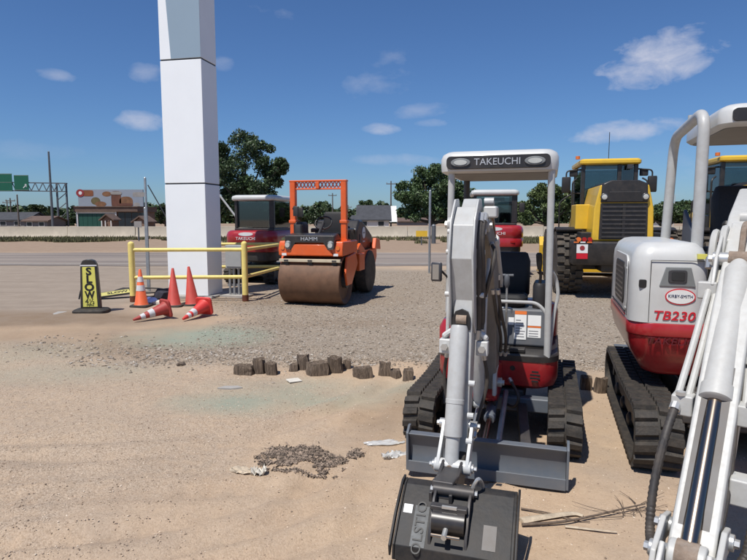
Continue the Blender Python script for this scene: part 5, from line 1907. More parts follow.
# mirror
MB().tube(curve([(-0.385, -0.41, 1.22), (-0.42, -0.43, 1.26), (-0.435, -0.45, 1.28)], 4), 0.009, 8).build('mirror_stalk', MT['black'], x1)
mr = MB().rloft(-0.045, 0.045, -0.015, 0.015, 0.014, [(0.006, 0), (0, 0.01), (0, 0.14), (0.006, 0.15)], 4, M=Matrix.Translation((-0.475, -0.46, 1.20)) @ Matrix.Rotation(R(-8), 4, 'Z')).build('mirror', MT['lampdark'], x1)
MB().box((-0.505, -0.478, 1.215), (-0.447, -0.4755, 1.335)).build('mirror_glass', MT['mirror'], mr)

# boom swing post, boom, arm (forward u = -y), all in the plane x = XB
XB = -0.075
MBm = Matrix.Translation((XB, -0.75, 0)) @ Matrix.Rotation(R(-1.5), 4, 'Z') @ Matrix.Translation((0, 0.75, 0))
MB().prism([(-0.43, 0.42), (-0.70, 0.40), (-0.80, 0.44), (-0.80, 0.66), (-0.68, 0.70), (-0.43, 0.64)], -0.12, 0.12, 'x').build('swing_post', MT['red'], x1, M=MBm, bevel=0.025)
boom = beam([(0.74, 0.46, 0.075), (0.74, 0.72, 0.095), (0.78, 1.02, 0.125), (0.90, 1.28, 0.135), (1.10, 1.48, 0.11), (1.32, 1.62, 0.085), (1.45, 1.66, 0.07)])
MB().prism(boom, -0.085, 0.115, 'x').build('boom', MT['boomshade'], x1, M=MBm, bevel=0.012)
pin(x1, (0, -0.745, 0.50), 0.15, 0.035, MBm)
for s in (-1, 1):
    MB().prism([(-0.66, 0.40), (-0.84, 0.42), (-0.84, 0.56), (-0.80, 0.62), (-0.68, 0.62)], s * 0.09, s * 0.118, 'x').build('swing_lug', MT['grey'], x1, M=MBm, bevel=0.008)
# boom ram under the boom, arm ram over it
cylinder(x1, (0.0, -0.86, 0.36), (0.0, -1.06, 1.34), 0.042, 0.62, MBm, 'grey')
cylinder(x1, (0.10, -0.66, 1.22), (0.10, -1.30, 1.80), 0.036, 0.6, MBm, 'grey')
# arm: narrow lower box, broad cheeked head
arm = beam([(1.33, 1.79, 0.045), (1.46, 1.66, 0.09), (1.50, 1.45, 0.095), (1.56, 1.15, 0.08), (1.64, 0.70, 0.068), (1.72, 0.30, 0.055)])
MB().prism(arm, -0.05, 0.062, 'x').build('arm', MT['grey'], x1, M=MBm, bevel=0.010)
for s in (-1, 1):
    ck = [(-1.38, 1.72), (-1.45, 1.815), (-1.55, 1.81), (-1.675, 1.69), (-1.73, 1.48), (-1.69, 1.30), (-1.635, 1.08), (-1.58, 1.02), (-1.50, 1.10), (-1.42, 1.45)]
    MB().prism(ck, s * 0.074, s * 0.061, 'x').build('arm_cheek', MT['grey'], x1, M=MBm, bevel=0.005)
MB().prism([(-1.47, 1.765), (-1.54, 1.765), (-1.655, 1.66), (-1.70, 1.47), (-1.60, 1.12), (-1.56, 1.12), (-1.50, 1.4), (-1.43, 1.68)], -0.0605, 0.0605, 'x').build('arm_cover', MT['grey'], x1, M=MBm, bevel=0.004, ang=10)
# dark mouth where the bucket ram enters the arm
MB().prism([(xx * 0.052, 1.10 + zz * 0.075) for xx, zz in ((-1, -0.6), (1, -0.6), (1, 0.3), (0.7, 0.8), (0, 1), (-0.7, 0.8), (-1, 0.3))], -1.664, -1.60, 'y').build('ram_pocket', MT['black'], x1, M=MBm)
MB().cyl((-0.03, -1.655, 1.115), (0.03, -1.655, 1.115), 0.028, n=14).build('ram_eye', MT['dirty'], x1, M=MBm)
RA, RB_ = Vector((-0.01, -1.665, 1.08)), Vector((-0.01, -1.86, 0.315))
d = (RB_ - RA).normalized()
e = RA + (RB_ - RA) * 0.80
MB().tube([RA - d * 0.0, RA + d * 0.02, RA + d * 0.42, RA + d * 0.422, RA + d * 0.445, RA + d * 0.447, e - d * 0.004, e], [0.044, 0.051, 0.051, 0.0535, 0.0535, 0.051, 0.051, 0.044], 24).build('bucket_ram_barrel', MT['grey'], x1, M=MBm)
MB().cyl(e - d * 0.01, RB_, 0.040, n=18).build('bucket_ram_rod', MT['grey'], x1, M=MBm)
for zc_, yy, hw in ((0.312, -1.862, 0.105),):
    MB().cyl((-hw, yy, zc_), (hw, yy, zc_), 0.040, n=18).build('link_boss', MT['white'], x1, M=MBm, bevel=0.008)
    MB().cyl((-0.014, yy - 0.043, zc_), (-0.014, yy - 0.03, zc_), 0.02, n=12).build('grease_cap', MT['dirty'], x1, M=MBm)
    pin(x1, (0, yy, zc_), hw + 0.012, 0.025, MBm)
for s in (-1, 1):
    MB().prism(beam([(1.70, 0.50, 0.035), (1.76, 0.43, 0.032), (1.86, 0.312, 0.045), (1.88, 0.29, 0.03)]), s * 0.092, s * 0.072, 'x').build('tipping_link', MT['white'], x1, M=MBm, bevel=0.004)
    MB().prism(beam([(1.86, 0.312, 0.04), (2.02, 0.285, 0.032), (2.20, 0.275, 0.035)]), s * 0.060, s * 0.042, 'x').build('bucket_link', MT['dark'], x1, M=MBm, bevel=0.004)
MB().prism(beam([(1.72, 0.32, 0.06), (1.84, 0.255, 0.07), (2.0, 0.27, 0.055), (2.17, 0.315, 0.045)]), -0.055, 0.058, 'x').build('arm_nose', MT['dark'], x1, M=MBm, bevel=0.008)
pin(x1, (0, -1.70, 0.50), 0.11, 0.028, MBm)
pin(x1, (0, -1.46, 1.66), 0.125, 0.045, MBm, 'grey')
# pipe clamps and hydraulic lines on arm and boom
for s in (-1, 1):
    xx = s * 0.112
    MB().tube(curve([(xx, -1.36, 1.45), (xx, -1.47, 1.22), (xx, -1.50, 0.98)], 4), 0.012, 8).build('hydraulic_pipe', MT['grey'], x1, M=MBm)
    cb = MB().box((xx - 0.04, -1.56, 0.88), (xx + 0.03, -1.50, 0.97)).build('pipe_clamp', MT['white'], x1, M=MBm, bevel=0.008)
    MB().cyl((xx - 0.005, -1.58, 0.925), (xx - 0.005, -1.56, 0.925), 0.022, n=6).build('bolt_head', MT['zinc'], cb, M=MBm)
    MB().tube(curve([(xx, -1.50, 0.98), (xx + 0.01 * s, -1.53, 0.99), (xx - 0.045 * s, -1.52, 1.03)], 4), 0.018, 8).build('elbow_fitting', MT['white'], x1, M=MBm)
    hose(x1, [(xx, -1.50, 0.88), (xx + 0.02 * s, -1.48, 0.70), (xx * 0.8, -1.52, 0.50), (xx * 0.7, -1.62, 0.40)], 0.011, MBm)
for (yy, zz) in ((-1.61, 1.25), (-1.59, 1.50), (-1.555, 1.62)):
    pin(x1, (0, yy + 0.03, zz), 0.115, 0.016, MBm, 'white', False)
for zz, yy in ((0.76, -1.73), (0.58, -1.76), (0.44, -1.79)):
    MB().cyl((0.06, yy, zz), (0.095, yy, zz), 0.017, n=10).build('bolt_head', MT['white'], x1, M=MBm)
hose(x1, [(0.12, -1.30, 1.54), (0.16, -1.46, 1.48), (0.13, -1.50, 1.32), (0.10, -1.46, 1.20)], 0.012, MBm)
hose(x1, [(0.09, -0.55, 0.72), (0.12, -0.75, 0.95), (0.11, -0.80, 1.3)], 0.012, MBm)
hose(x1, [(0.05, -0.50, 0.50), (0.10, -0.72, 0.36), (0.06, -0.60, 0.24), (0.02, -0.42, 0.28)], 0.013, MBm)
hose(x1, [(0.18, -0.48, 0.46), (0.26, -0.60, 0.36), (0.22, -0.55, 0.26), (0.10, -0.42, 0.27)], 0.012, MBm)
hose(x1, [(-0.05, -0.50, 0.46), (-0.03, -0.66, 0.38), (0.03, -0.60, 0.28), (0.05, -0.42, 0.25)], 0.012, MBm)
for xx, uu in ((0.082, 0.0), (0.098, -0.045), (0.086, -0.09)):
    hose(x1, [(xx, -1.52 - uu * 0.5, 1.72), (xx, -1.61 - uu * 0.3, 1.58), (xx + 0.004, -1.60 - uu, 1.36), (xx, -1.55 - uu, 1.10), (xx - 0.01, -1.54 - uu, 0.98)], 0.018, MBm)
MB().prism([(-1.46, 1.66), (-1.58, 1.66), (-1.64, 1.50), (-1.56, 1.12), (-1.48, 1.12)], 0.0745, 0.079, 'x').build('arm_shade_plate', MT['boomshade'], x1, M=MBm)  # darker sheet added to stand for shade along the arm's right side
MB().box((0.09, -1.50, 1.70), (0.17, -1.40, 1.77)).build('hose_block', MT['white'], x1, M=MBm, bevel=0.012)
# swing post front pipes
for xx in (0.13, 0.165):
    hose(x1, [(xx, -0.72, 0.70), (xx + 0.01, -0.82, 0.86), (xx - 0.01, -0.92, 1.02), (xx - 0.03, -1.02, 1.22)], 0.011, MBm)
# bucket, resting on the ground, back towards the front
Mk = Matrix.Translation((-0.028, -0.30, -0.015)) @ Matrix.Diagonal((0.91, 1, 0.97, 1))
Mh = Mk @ Matrix.Translation((-0.045, 0, 0))
bp = [(1.60, 0.018), (1.75, 0.004), (1.94, 0.004), (2.04, 0.02), (2.085, 0.05), (2.075, 0.125), (1.96, 0.235), (1.83, 0.335), (1.78, 0.345)]
bk = dig_bucket(x1, 0, 0.61, bp, Mk)
for s in (-1, 1):
    MB().box((s * 0.318, -2.07, 0.10), (s * 0.335, -1.78, 0.345), Matrix.Identity(4)).v
    MB().prism([(-2.09, 0.07), (-2.10, 0.13), (-1.98, 0.25), (-1.83, 0.352), (-1.77, 0.355), (-1.77, 0.325), (-1.83, 0.318), (-1.96, 0.225), (-2.06, 0.12)], s * 0.322, s * 0.335, 'x').build('wear_strip', MT['bucket'], x1, M=Mk, bevel=0.003)
    MB().prism([(-2.06, 0.11), (-2.05, 0.19), (-1.94, 0.33), (-1.86, 0.36), (-1.78, 0.36), (-1.78, 0.32), (-1.96, 0.22)], s * 0.105 + 0.02, s * 0.088 + 0.02, 'x').build('bucket_ear', MT['dark'], x1, M=Mh, bevel=0.004)
pn = (Vector((0, -1.96, 0.235)) - Vector((0, -2.075, 0.125)))
up_ = pn.normalized()
nr_ = Vector((0, -up_.z, up_.y))
if nr_.z < 0:
    nr_ = -nr_


def on_plate(x, k, off=0.002):
    return Vector((x, -2.075, 0.125)) + pn * k + nr_ * off


def plate_decal(x0, x1_, k0, k1, mat, off=0.003, nm='decal'):
    p = [on_plate(x0, k0, off), on_plate(x1_, k0, off), on_plate(x1_, k1, off), on_plate(x0, k1, off)]
    return MB().add([*p, *[q - nr_ * 0.004 for q in p]], [(0, 1, 2, 3), (7, 6, 5, 4), (0, 4, 5, 1), (1, 5, 6, 2), (2, 6, 7, 3), (3, 7, 4, 0)]).build(nm, MT[mat], x1, M=Mk, smooth=False)


plate_decal(-0.225, -0.145, 0.02, 1.30, 'scuff', 0.002, 'scuffed_patch')
plate_decal(0.155, 0.225, 0.25, 1.0, 'dark', 0.003, 'weld_plate')
Mt = Mk @ face_matrix(on_plate(-0.185, 0.62, 0.005), nr_, Vector((-1, 0, 0)))
text('OLSTIO', 0.075, MT['letterblack'], x1, Mt, depth=0.002, spacing=1.05)
pd = MB().cyl((-0.07, -1.985, 0.24), (0.105, -1.985, 0.24), 0.062, n=20).build('hitch_barrel', MT['blackpaint'], x1, M=Mh)
MB().box((-0.085, -2.0, 0.295), (0.115, -1.955, 0.32)).build('hitch_plate', MT['dark'], x1, M=Mh, bevel=0.006)
MB().box((-0.085, -1.99, 0.10), (0.12, -1.86, 0.26)).build('hitch_block', MT['black'], x1, M=Mh)
MB().cyl((-0.06, -2.085, 0.215), (0.09, -2.085, 0.215), 0.008, n=10).build('t_handle', MT['chrome'], x1, M=Mh)
MB().cyl((0.01, -2.10, 0.215), (0.01, -2.04, 0.225), 0.015, n=10).build('t_handle_boss', MT['zinc'], x1, M=Mh)
MB().box((-0.02, -2.003, 0.312), (0.06, -1.99, 0.325)).build('latch_bar', MT['zinc'], x1, M=Mh)
pin(x1, (0.02, -1.86, 0.34), 0.115, 0.03, Mh, 'dark')
hose(x1, [(0.10, -1.84, 0.31), (0.15, -1.86, 0.42), (0.17, -1.80, 0.36), (0.16, -1.76, 0.26)], 0.011, Mh, 'zinc', 'safety_chain', False)
plate_decal(-0.29, -0.24, 1.02, 1.30, 'sticker', 0.003, 'sticker')
for k in range(4):
    xx = -0.24 + k * 0.16
    MB().prism([(-1.60, 0.0), (-1.60, 0.025), (-1.48, 0.012)], xx - 0.025, xx + 0.025, 'x').build('bucket_tooth', MT['dark'], x1, M=Mk)

LOWER = ('red_body', 'floor_deck', 'vent_slot', 'body_hole', 'engine_hood', 'side_cover', 'seat_console', 'seat_cushion', 'seat_back', 'armrest_console', 'joystick',
         'travel_lever', 'foot_pedal', 'lock_lever', 'front_hand_rail', 'side_hand_rail', 'grab_handle', 'swing_post')
for o in [o for o in COL.objects if o.parent == x1 and o.name.split('.')[0] in LOWER]:
    o.location.z = -0.065      # the house sits low on its slew ring

# ---------------------------------------------------------------- white mini excavator on the right
C2 = Vector((2.79, 4.50, 0))
x2 = thing('mini_excavator', 'larger white mini excavator marked TB230 with red lower body and canopy', 'excavator', C2, R(-17), 'mini excavators in the front row')
for s in (-1, 1):
    crawler(x2, s * 0.63, 0.30, 2.18, 0.46, -0.07, 0.10, 0.026, s)
MB().box((-0.36, -0.6, 0.18), (0.36, 0.6, 0.46)).build('undercarriage_frame', MT['dark'], x2, bevel=0.02)
MB().cyl((0, 0, 0.46), (0, 0, 0.56), 0.36, n=32).build('slew_ring', MT['dark'], x2)
for yy in (-0.55, 0.5):
    MB().box((-0.5, yy - 0.06, 0.22), (0.5, yy + 0.06, 0.36)).build('axle_beam', MT['dark'], x2, bevel=0.012)
bl = MB().prism([(1.40, 0.02), (1.36, 0.15), (1.38, 0.30), (1.42, 0.36), (1.34, 0.36), (1.33, 0.02)], -0.66, 0.66, 'x').build('dozer_blade', MT['blade'], x2, bevel=0.005)
for s in (-1, 1):
    MB().bar((s * 0.35, 1.34, 0.2), (s * 0.3, 0.5, 0.28), 0.09, 0.11).build('blade_arm', MT['dark'], x2, bevel=0.01)
# red lower shell, stripe, white upper shell
MB().rloft(-0.775, 0.775, -0.62, 0.80, 0.17, [(0.17, 0.535), (0.12, 0.56), (0.03, 0.72), (0.008, 0.80), (0.0, 0.845)], 9).build('red_lower_body', MT['red'], x2, ang=50)
MB().rloft(-0.785, 0.785, -0.63, 0.81, 0.17, [(0.004, 0.850), (0.0, 0.858), (0.0, 0.940), (0.006, 0.948)], 9).build('red_stripe', MT['red'], x2, ang=50)
wh = MB().rloft(-0.78, -0.26, -0.625, 0.80, 0.13, [(0.0, 0.949), (0.0, 1.15), (0.003, 1.32), (0.012, 1.42), (0.04, 1.485), (0.085, 1.52), (0.14, 1.53)], 9).build('white_cover', MT['white'], x2, ang=50)
MB().rloft(-0.255, -0.225, -0.60, 0.70, 0.012, [(0.0, 0.949), (0.0, 1.40), (0.008, 1.45)], 4).build('cover_seal', MT['black'], x2)
hood = MB().rloft(-0.22, 0.78, 0.30, 0.80, 0.18, [(0.0, 0.949), (0.0, 1.20), (0.03, 1.30), (0.10, 1.33)], 7).build('engine_hood', MT['white'], x2, ang=50)
MB().rloft(-0.23, 0.78, -0.62, 0.29, 0.05, [(0.0, 0.90), (0.0, 0.955)], 4).build('floor_deck', MT['blackpaint'], x2)
# lamp recess, sticker, model number on the front of the cover
lo = MB().prism([(-0.595, 1.215), (-0.36, 1.215), (-0.395, 1.355), (-0.555, 1.355)], -0.632, -0.60, 'y').build('lamp_surround', MT['lampgrey'], x2, bevel=0.006)
lp = MB().prism(rrect(-0.54, -0.42, 1.245, 1.335, 0.018, 3), -0.640, -0.63, 'y').build('work_lamp', MT['lampdark'], x2, bevel=0.003)
MB().prism(rrect(-0.52, -0.435, 1.262, 1.322, 0.012, 3), -0.644, -0.639, 'y').build('lens', MT['windowdark'], lp)
ov = MB().prism([(-0.455 + 0.098 * math.cos(a), 1.145 + 0.058 * math.sin(a)) for a in np.linspace(0, 6.2832, 29)[:-1]], -0.630, -0.62, 'y').build('oval_sticker', MT['letterred'], x2)
MB().prism([(-0.455 + 0.090 * math.cos(a), 1.145 + 0.050 * math.sin(a)) for a in np.linspace(0, 6.2832, 29)[:-1]], -0.632, -0.628, 'y').build('oval_field', MT['sticker'], ov)
text('KIRBY-SMITH', 0.030, MT['letterblue'], ov, face_matrix((-0.455, -0.634, 1.148)), sx=0.92)
Msh = Matrix(((1, 0.22, 0, 0), (0, 1, 0, 0), (0, 0, 1, 0), (0, 0, 0, 1)))
text('TB230', 0.092, MT['letterred'], x2, face_matrix((-0.487, -0.628, 1.003)) @ Msh, depth=0.003, sx=1.08, spacing=1.04, bold=0.001)
text('TAKEUCHI', 0.075, MT['letterburg'], x2, face_matrix((-0.46, -0.6265, 0.818)) @ Msh, depth=0.006, sx=1.1)
# panel seams, latch and warning stickers on the cover
for x0_, x1_, z0_, z1_ in ((-0.655, -0.651, 0.955, 1.40), (-0.651, -0.275, 1.398, 1.402)):
    MB().box((x0_, -0.6265, z0_), (x1_, -0.6215, z1_)).build('panel_seam', MT['black'], x2)
MB().prism(rrect(-0.725, -0.675, 1.20, 1.26, 0.012, 3), -0.622, -0.59, 'y').build('cover_latch', MT['black'], x2, bevel=0.003)
MB().box((-0.36, -0.6285, 1.415), (-0.30, -0.60, 1.45)).build('warning_sticker', MT['signyellow'], x2)
for yy in (-0.46, 0.62):
    MB().box((-0.7835, yy, 0.97), (-0.7795, yy + 0.005, 1.38)).build('panel_seam', MT['black'], x2)
for zz in (1.02, 1.32):
    MB().cyl((-0.79, -0.40, zz), (-0.78, -0.40, zz), 0.014, n=10).build('panel_bolt', MT['zinc'], x2)
# side grille on the outer flank
vg = MB().prism(rrect(-0.30, 0.28, 1.03, 1.36, 0.07, 4), -0.792, -0.77, 'x').build('side_grille', MT['black'], x2, bevel=0.006)
for k in range(7):
    MB().box((-0.794, -0.25, 1.06 + k * 0.04), (-0.785, 0.23, 1.075 + k * 0.04)).build('grille_slat', MT['lampdark'], vg)
MB().prism(rrect(-0.42, 0.42, 0.97, 1.42, 0.10, 5), -0.7845, -0.77, 'x').build('flank_panel', MT['white'], x2, bevel=0.004)
for k, zz in enumerate((0.962, 0.985)):
    MB().box((-0.789, -0.38, zz), (-0.783, 0.5, zz + 0.010)).build('flank_stripe', MT['red' if k == 0 else 'letterblack'], x2)
# canopy: hoop posts on the seat side, roof, lining
for (xx, m) in ((-0.325, 'grey'), (0.715, 'grey')):
    hp = fillet([(xx, -0.42, 0.955), (xx, -0.42, 2.46), (xx - 0.0, 0.62, 2.40), (xx - 0.03, 0.66, 1.30)], 0.17, 8)
    MB().tube(hp, 0.040, 14).build('canopy_hoop', MT['grey'], x2)
rf = MB()
rf.rloft(-0.235, 0.78, -0.50, 0.70, 0.12, [(0.03, 2.335), (0.0, 2.36), (0.0, 2.44), (0.02, 2.475), (0.06, 2.495), (0.14, 2.505)], 8).build('canopy_roof', MT['white'], x2, ang=50)
MB().rloft(-0.19, 0.73, -0.44, 0.64, 0.09, [(0.0, 2.328), (0.0, 2.337)], 6).build('roof_lining', MT['canopyin'], x2)
fas = MB().prism(rrect(-0.17, 0.72, 2.365, 2.455, 0.03, 4), -0.512, -0.49, 'y').build('front_fascia', MT['blackpaint'], x2, bevel=0.004)
text('TAKEUCHI', 0.08, MT['lettergrey'], fas, face_matrix((0.33, -0.514, 2.41)), sx=1.15)
MB().cyl((-0.325, 0.02, 2.46), (-0.325, 0.02, 2.50), 0.02, n=10).build('lifting_eye', MT['grey'], x2)
# seat and fairing
MB().prism([(-0.35, 0.956), (-0.30, 1.25), (0.28, 1.25), (0.28, 0.956)], -0.1, 0.62, 'x').build('seat_console', MT['console'], x2, bevel=0.03)
MB().rloft(-0.02, 0.52, -0.26, 0.26, 0.09, [(0.02, 1.255), (0.0, 1.28), (0.0, 1.34), (0.03, 1.37)], 5).build('seat_cushion', MT['seat'], x2)
MB().rloft(-0.03, 0.53, -0.06, 0.06, 0.055, [(0.03, 0), (0.0, 0.06), (0.0, 0.54), (0.03, 0.63), (0.05, 0.64)], 6, M=Matrix.Translation((-0.05, 0.24, 1.33)) @ Matrix.Rotation(R(-8), 4, 'X')).build('seat_back', MT['seat'], x2)
MB().prism([(-0.30, 1.0), (-0.16, 1.36), (0.10, 1.50), (0.62, 1.78), (0.66, 1.0)], -0.222, -0.19, 'x').build('seat_side_panel', MT['navy'], x2, bevel=0.012)
for s, xx in ((-1, -0.10), (1, 0.60)):
    MB().rloft(xx - 0.07, xx + 0.07, -0.25, 0.2, 0.05, [(0.0, 1.255), (0.0, 1.44), (0.02, 1.47)], 4).build('armrest_console', MT['black'], x2)
    MB().tube([(xx, -0.20, 1.46), (xx, -0.23, 1.55), (xx, -0.25, 1.66), (xx, -0.25, 1.68)], [0.014, 0.022, 0.03, 0.016], 10).build('joystick', MT['black'], x2)
MB().tube(fillet([(-0.20, -0.46, 1.0), (-0.20, -0.46, 1.48), (0.05, -0.46, 1.52), (0.12, -0.46, 1.46)], 0.08), 0.016, 10).build('front_hand_rail', MT['grey'], x2)
for xx in (0.12, 0.20):
    MB().tube(curve([(xx, -0.38, 0.955), (xx, -0.44, 1.25), (xx, -0.46, 1.52)], 4), 0.011, 8).build('travel_lever', MT['steel'], x2)

# boom swung towards the camera side: boom frame with forward = -y, foot at the origin
foot = Vector((2.47, 3.64, 0))
Wrot = Matrix.Translation(foot) @ Matrix.Rotation(R(-38), 4, 'Z')
Lw = Matrix.Translation(C2) @ Matrix.Rotation(R(-17), 4, 'Z')
MB2 = Lw.inverted() @ Wrot
MB().prism([(0.40, 0.58), (-0.02, 0.56), (-0.14, 0.60), (-0.14, 0.88), (0.0, 0.92), (0.40, 0.84)], -0.16, 0.16, 'x').build('swing_post', MT['red'], x2, M=MB2, bevel=0.03)
boom = beam([(0.0, 0.66, 0.09), (-0.03, 1.0, 0.11), (0.05, 1.40, 0.14), (0.28, 1.68, 0.14), (0.62, 1.74, 0.12), (0.95, 1.63, 0.10), (1.15, 1.52, 0.085)])
MB().prism(boom, -0.09, 0.09, 'x').build('boom', MT['armwhite'], x2, M=MB2, bevel=0.014)
cylinder(x2, (0, -0.12, 0.56), (0, -0.40, 1.52), 0.05, 0.62, MB2, 'armwhite')
cylinder(x2, (0, -0.25, 1.90), (0, -1.02, 1.70), 0.045, 0.6, MB2, 'armwhite')
arm = beam([(1.02, 1.64, 0.06), (1.15, 1.50, 0.10), (1.45, 1.24, 0.115), (1.85, 0.84, 0.095), (2.20, 0.52, 0.075), (2.42, 0.34, 0.06)])
MB().prism(arm, -0.068, 0.08, 'x').build('arm', MT['armwhite'], x2, M=MB2, bevel=0.012)
for s in (-1, 1):
    pl = beam([(1.06, 1.62, 0.06), (1.15, 1.54, 0.09), (1.28, 1.45, 0.09), (1.36, 1.36, 0.06)])
    MB().prism(pl, s * 0.081, s * 0.098, 'x').build('arm_cheek', MT['armwhite'], x2, M=MB2, bevel=0.006)
pin(x2, (0, -1.15, 1.52), 0.13, 0.05, MB2, 'armwhite')
pin(x2, (0, -1.28, 1.51), 0.11, 0.032, MB2, 'zinc')
MB().prism(beam([(1.66, 1.03, 0.106), (1.85, 0.84, 0.099), (2.10, 0.612, 0.0855), (2.17, 0.548, 0.074)]), -0.046, 0.052, 'x').build('ram_gap_shade', MT['dark'], x2, M=MB2)  # dark strip on the arm standing for the shaded gap under the rod
# bucket ram lying along the arm
RA, RB_ = Vector((0.0, -1.28, 1.51)), Vector((0.0, -2.275, 0.545))
d = (RB_ - RA).normalized()
e = RA + (RB_ - RA) * 0.55
MB().tube([RA + d * 0.0, RA + d * 0.03, RA + d * 0.075, e - d * 0.07, e - d * 0.068, e - d * 0.008, e], [0.022, 0.036, 0.054, 0.054, 0.061, 0.061, 0.048], 28).build('bucket_ram_barrel', MT['armwhite'], x2, M=MB2)
MB().cyl(e - d * 0.01, RB_, 0.031, n=24).build('bucket_ram_rod', MT['chrome'], x2, M=MB2)
MB().cyl((-0.045, RA.y, RA.z), (0.045, RA.y, RA.z), 0.038, n=16).build('ram_eye', MT['dirty'], x2, M=MB2)
MB().cyl((-0.06, RB_.y, RB_.z), (0.06, RB_.y, RB_.z), 0.055, n=18).build('ram_eye', MT['armwhite'], x2, M=MB2, bevel=0.01)
MB().cyl((-0.035, RB_.y, RB_.z), (0.035, RB_.y, RB_.z), 0.058, n=18).build('rusty_collar', MT['dirty'], x2, M=MB2)
for s in (-1, 1):
    MB().prism(beam([(2.10, 0.565, 0.045), (2.18, 0.585, 0.05), (2.30, 0.525, 0.062), (2.36, 0.445, 0.04)]), s * 0.105, s * 0.085, 'x').build('tipping_link', MT['armwhite'], x2, M=MB2, bevel=0.006)
    MB().prism(beam([(2.29, 0.57, 0.05), (2.43, 0.45, 0.05), (2.52, 0.36, 0.04)]), s * 0.08, s * 0.062, 'x').build('bucket_link', MT['armwhite'], x2, M=MB2, bevel=0.006)
pin(x2, (0, -2.275, 0.545), 0.12, 0.03, MB2)
pin(x2, (0, -2.12, 0.57), 0.12, 0.03, MB2)
# hydraulic pipes clamped along both sides of the arm, then ribbed hoses
for s in (-1, 1):
    xa, xb = s * 0.10, s * 0.135
    for xx, off in ((xa, 0.0), (xb, 0.02)):
        xt = xx * 0.72
        hp = fillet([(xt, -1.19, 1.50 + off), (xt, -1.30, 1.44 + off), (xx * 0.9, -1.62, 1.12 + off), (xx, -1.80, 0.96 + off)], 0.08)
        MB().tube(hp, 0.0145, 10).build('hydraulic_pipe', MT['armwhite'], x2, M=MB2)
    cb = MB().box((s * 0.075, -1.84, 0.90), (s * 0.155, -1.76, 0.985)).build('pipe_clamp', MT['armwhite'], x2, M=MB2, bevel=0.008)
    MB().cyl((s * 0.12, -1.83, 0.985), (s * 0.12, -1.83, 1.0), 0.02, n=6).build('bolt_head', MT['zinc'], cb, M=MB2)
    cb = MB().box((s * 0.07, -1.40, 1.33), (s * 0.15, -1.35, 1.41)).build('pipe_clamp', MT['armwhite'], x2, M=MB2, bevel=0.008)
    hc = curve([(xb, -1.82, 0.95), (xb + 0.015 * s, -1.93, 0.84), (xb + 0.03 * s, -2.02, 0.66), (xb + 0.02 * s, -2.10, 0.53), (xb - 0.02 * s, -2.24, 0.50)], 16)
    ho = MB().tube(hc, [0.0185 if i % 2 else 0.0155 for i in range(len(hc))], 10).build('ribbed_hose', MT['hose'], x2, M=MB2)
    MB().tube([hc[0], hc[4]], 0.022, 10).build('fitting', MT['zinc'], ho, M=MB2)
hose(x2, [(0.11, -1.24, 1.62), (0.15, -1.36, 1.52), (0.13, -1.52, 1.28), (0.10, -1.66, 1.10)], 0.022, MB2, 'hose')
# curved hoses round the arm pivot
for k, (xx, lift) in enumerate(((-0.085, 0.03), (-0.125, 0.01), (0.075, 0.05), (0.125, 0.03), (0.175, 0.02))):
    hose(x2, [(xx, -1.00, 1.60), (xx, -1.10, 1.62 + lift), (xx, -1.18, 1.58 + lift), (xx, -1.23, 1.46)], 0.017, MB2, 'armwhite')
MB().tube(fillet([(0.0, -1.04, 1.52), (0.0, -1.10, 1.68), (0.0, -1.20, 1.66), (0.0, -1.26, 1.53)], 0.06), 0.014, 8).build('rusty_bracket', MT['dirty'], x2, M=MB2)
# bucket of the white machine, flat on the ground
bp = [(2.30, 0.02), (2.50, 0.004), (2.70, 0.004), (2.84, 0.03), (2.92, 0.10), (2.90, 0.18), (2.76, 0.32), (2.60, 0.43), (2.52, 0.44)]
dig_bucket(x2, 0, 0.62, bp, MB2)
for s in (-1, 1):
    MB().prism([(-2.80, 0.27), (-2.72, 0.44), (-2.58, 0.50), (-2.44, 0.44), (-2.40, 0.32), (-2.52, 0.36), (-2.6, 0.42)], s * 0.10, s * 0.125, 'x').build('bucket_ear', MT['dark'], x2, M=MB2, bevel=0.004)
MB().prism(beam([(2.36, 0.40, 0.05), (2.46, 0.38, 0.05)]), -0.08, 0.08, 'x').build('arm_nose', MT['armwhite'], x2, M=MB2, bevel=0.01)

for k, (xa, xb2, z0) in enumerate(((0.055, 0.07, 0.02), (0.19, 0.20, 0.0), (0.155, 0.175, -0.03))):
    hose(x2, [(xa, -1.22, 1.46 + z0), (xa + 0.02, -1.45, 1.24 + z0), (xb2, -1.75, 0.96 + z0), (xb2 + 0.01, -2.0, 0.70 + z0), (xb2, -2.2, 0.52 + z0)], 0.014 if k else 0.011, MB2, 'hose' if k != 1 else 'armwhite')
for k in range(5):
    u = 1.45 + k * 0.17
    MB().cyl((0.081, -u, 1.24 - (u - 1.45) * 0.97), (0.096, -u, 1.24 - (u - 1.45) * 0.97), 0.018, n=8).build('bolt_head', MT['zinc'], x2, M=MB2)
MB().box((0.082, -2.02, 0.66), (0.15, -1.93, 0.76)).build('pipe_clamp', MT['armwhite'], x2, M=MB2, bevel=0.008)
MB().prism(beam([(1.62, 1.16, 0.012), (1.95, 0.83, 0.012)]), -0.066, -0.058, 'x').build('weld_seam', MT['grey'], x2, M=MB2)


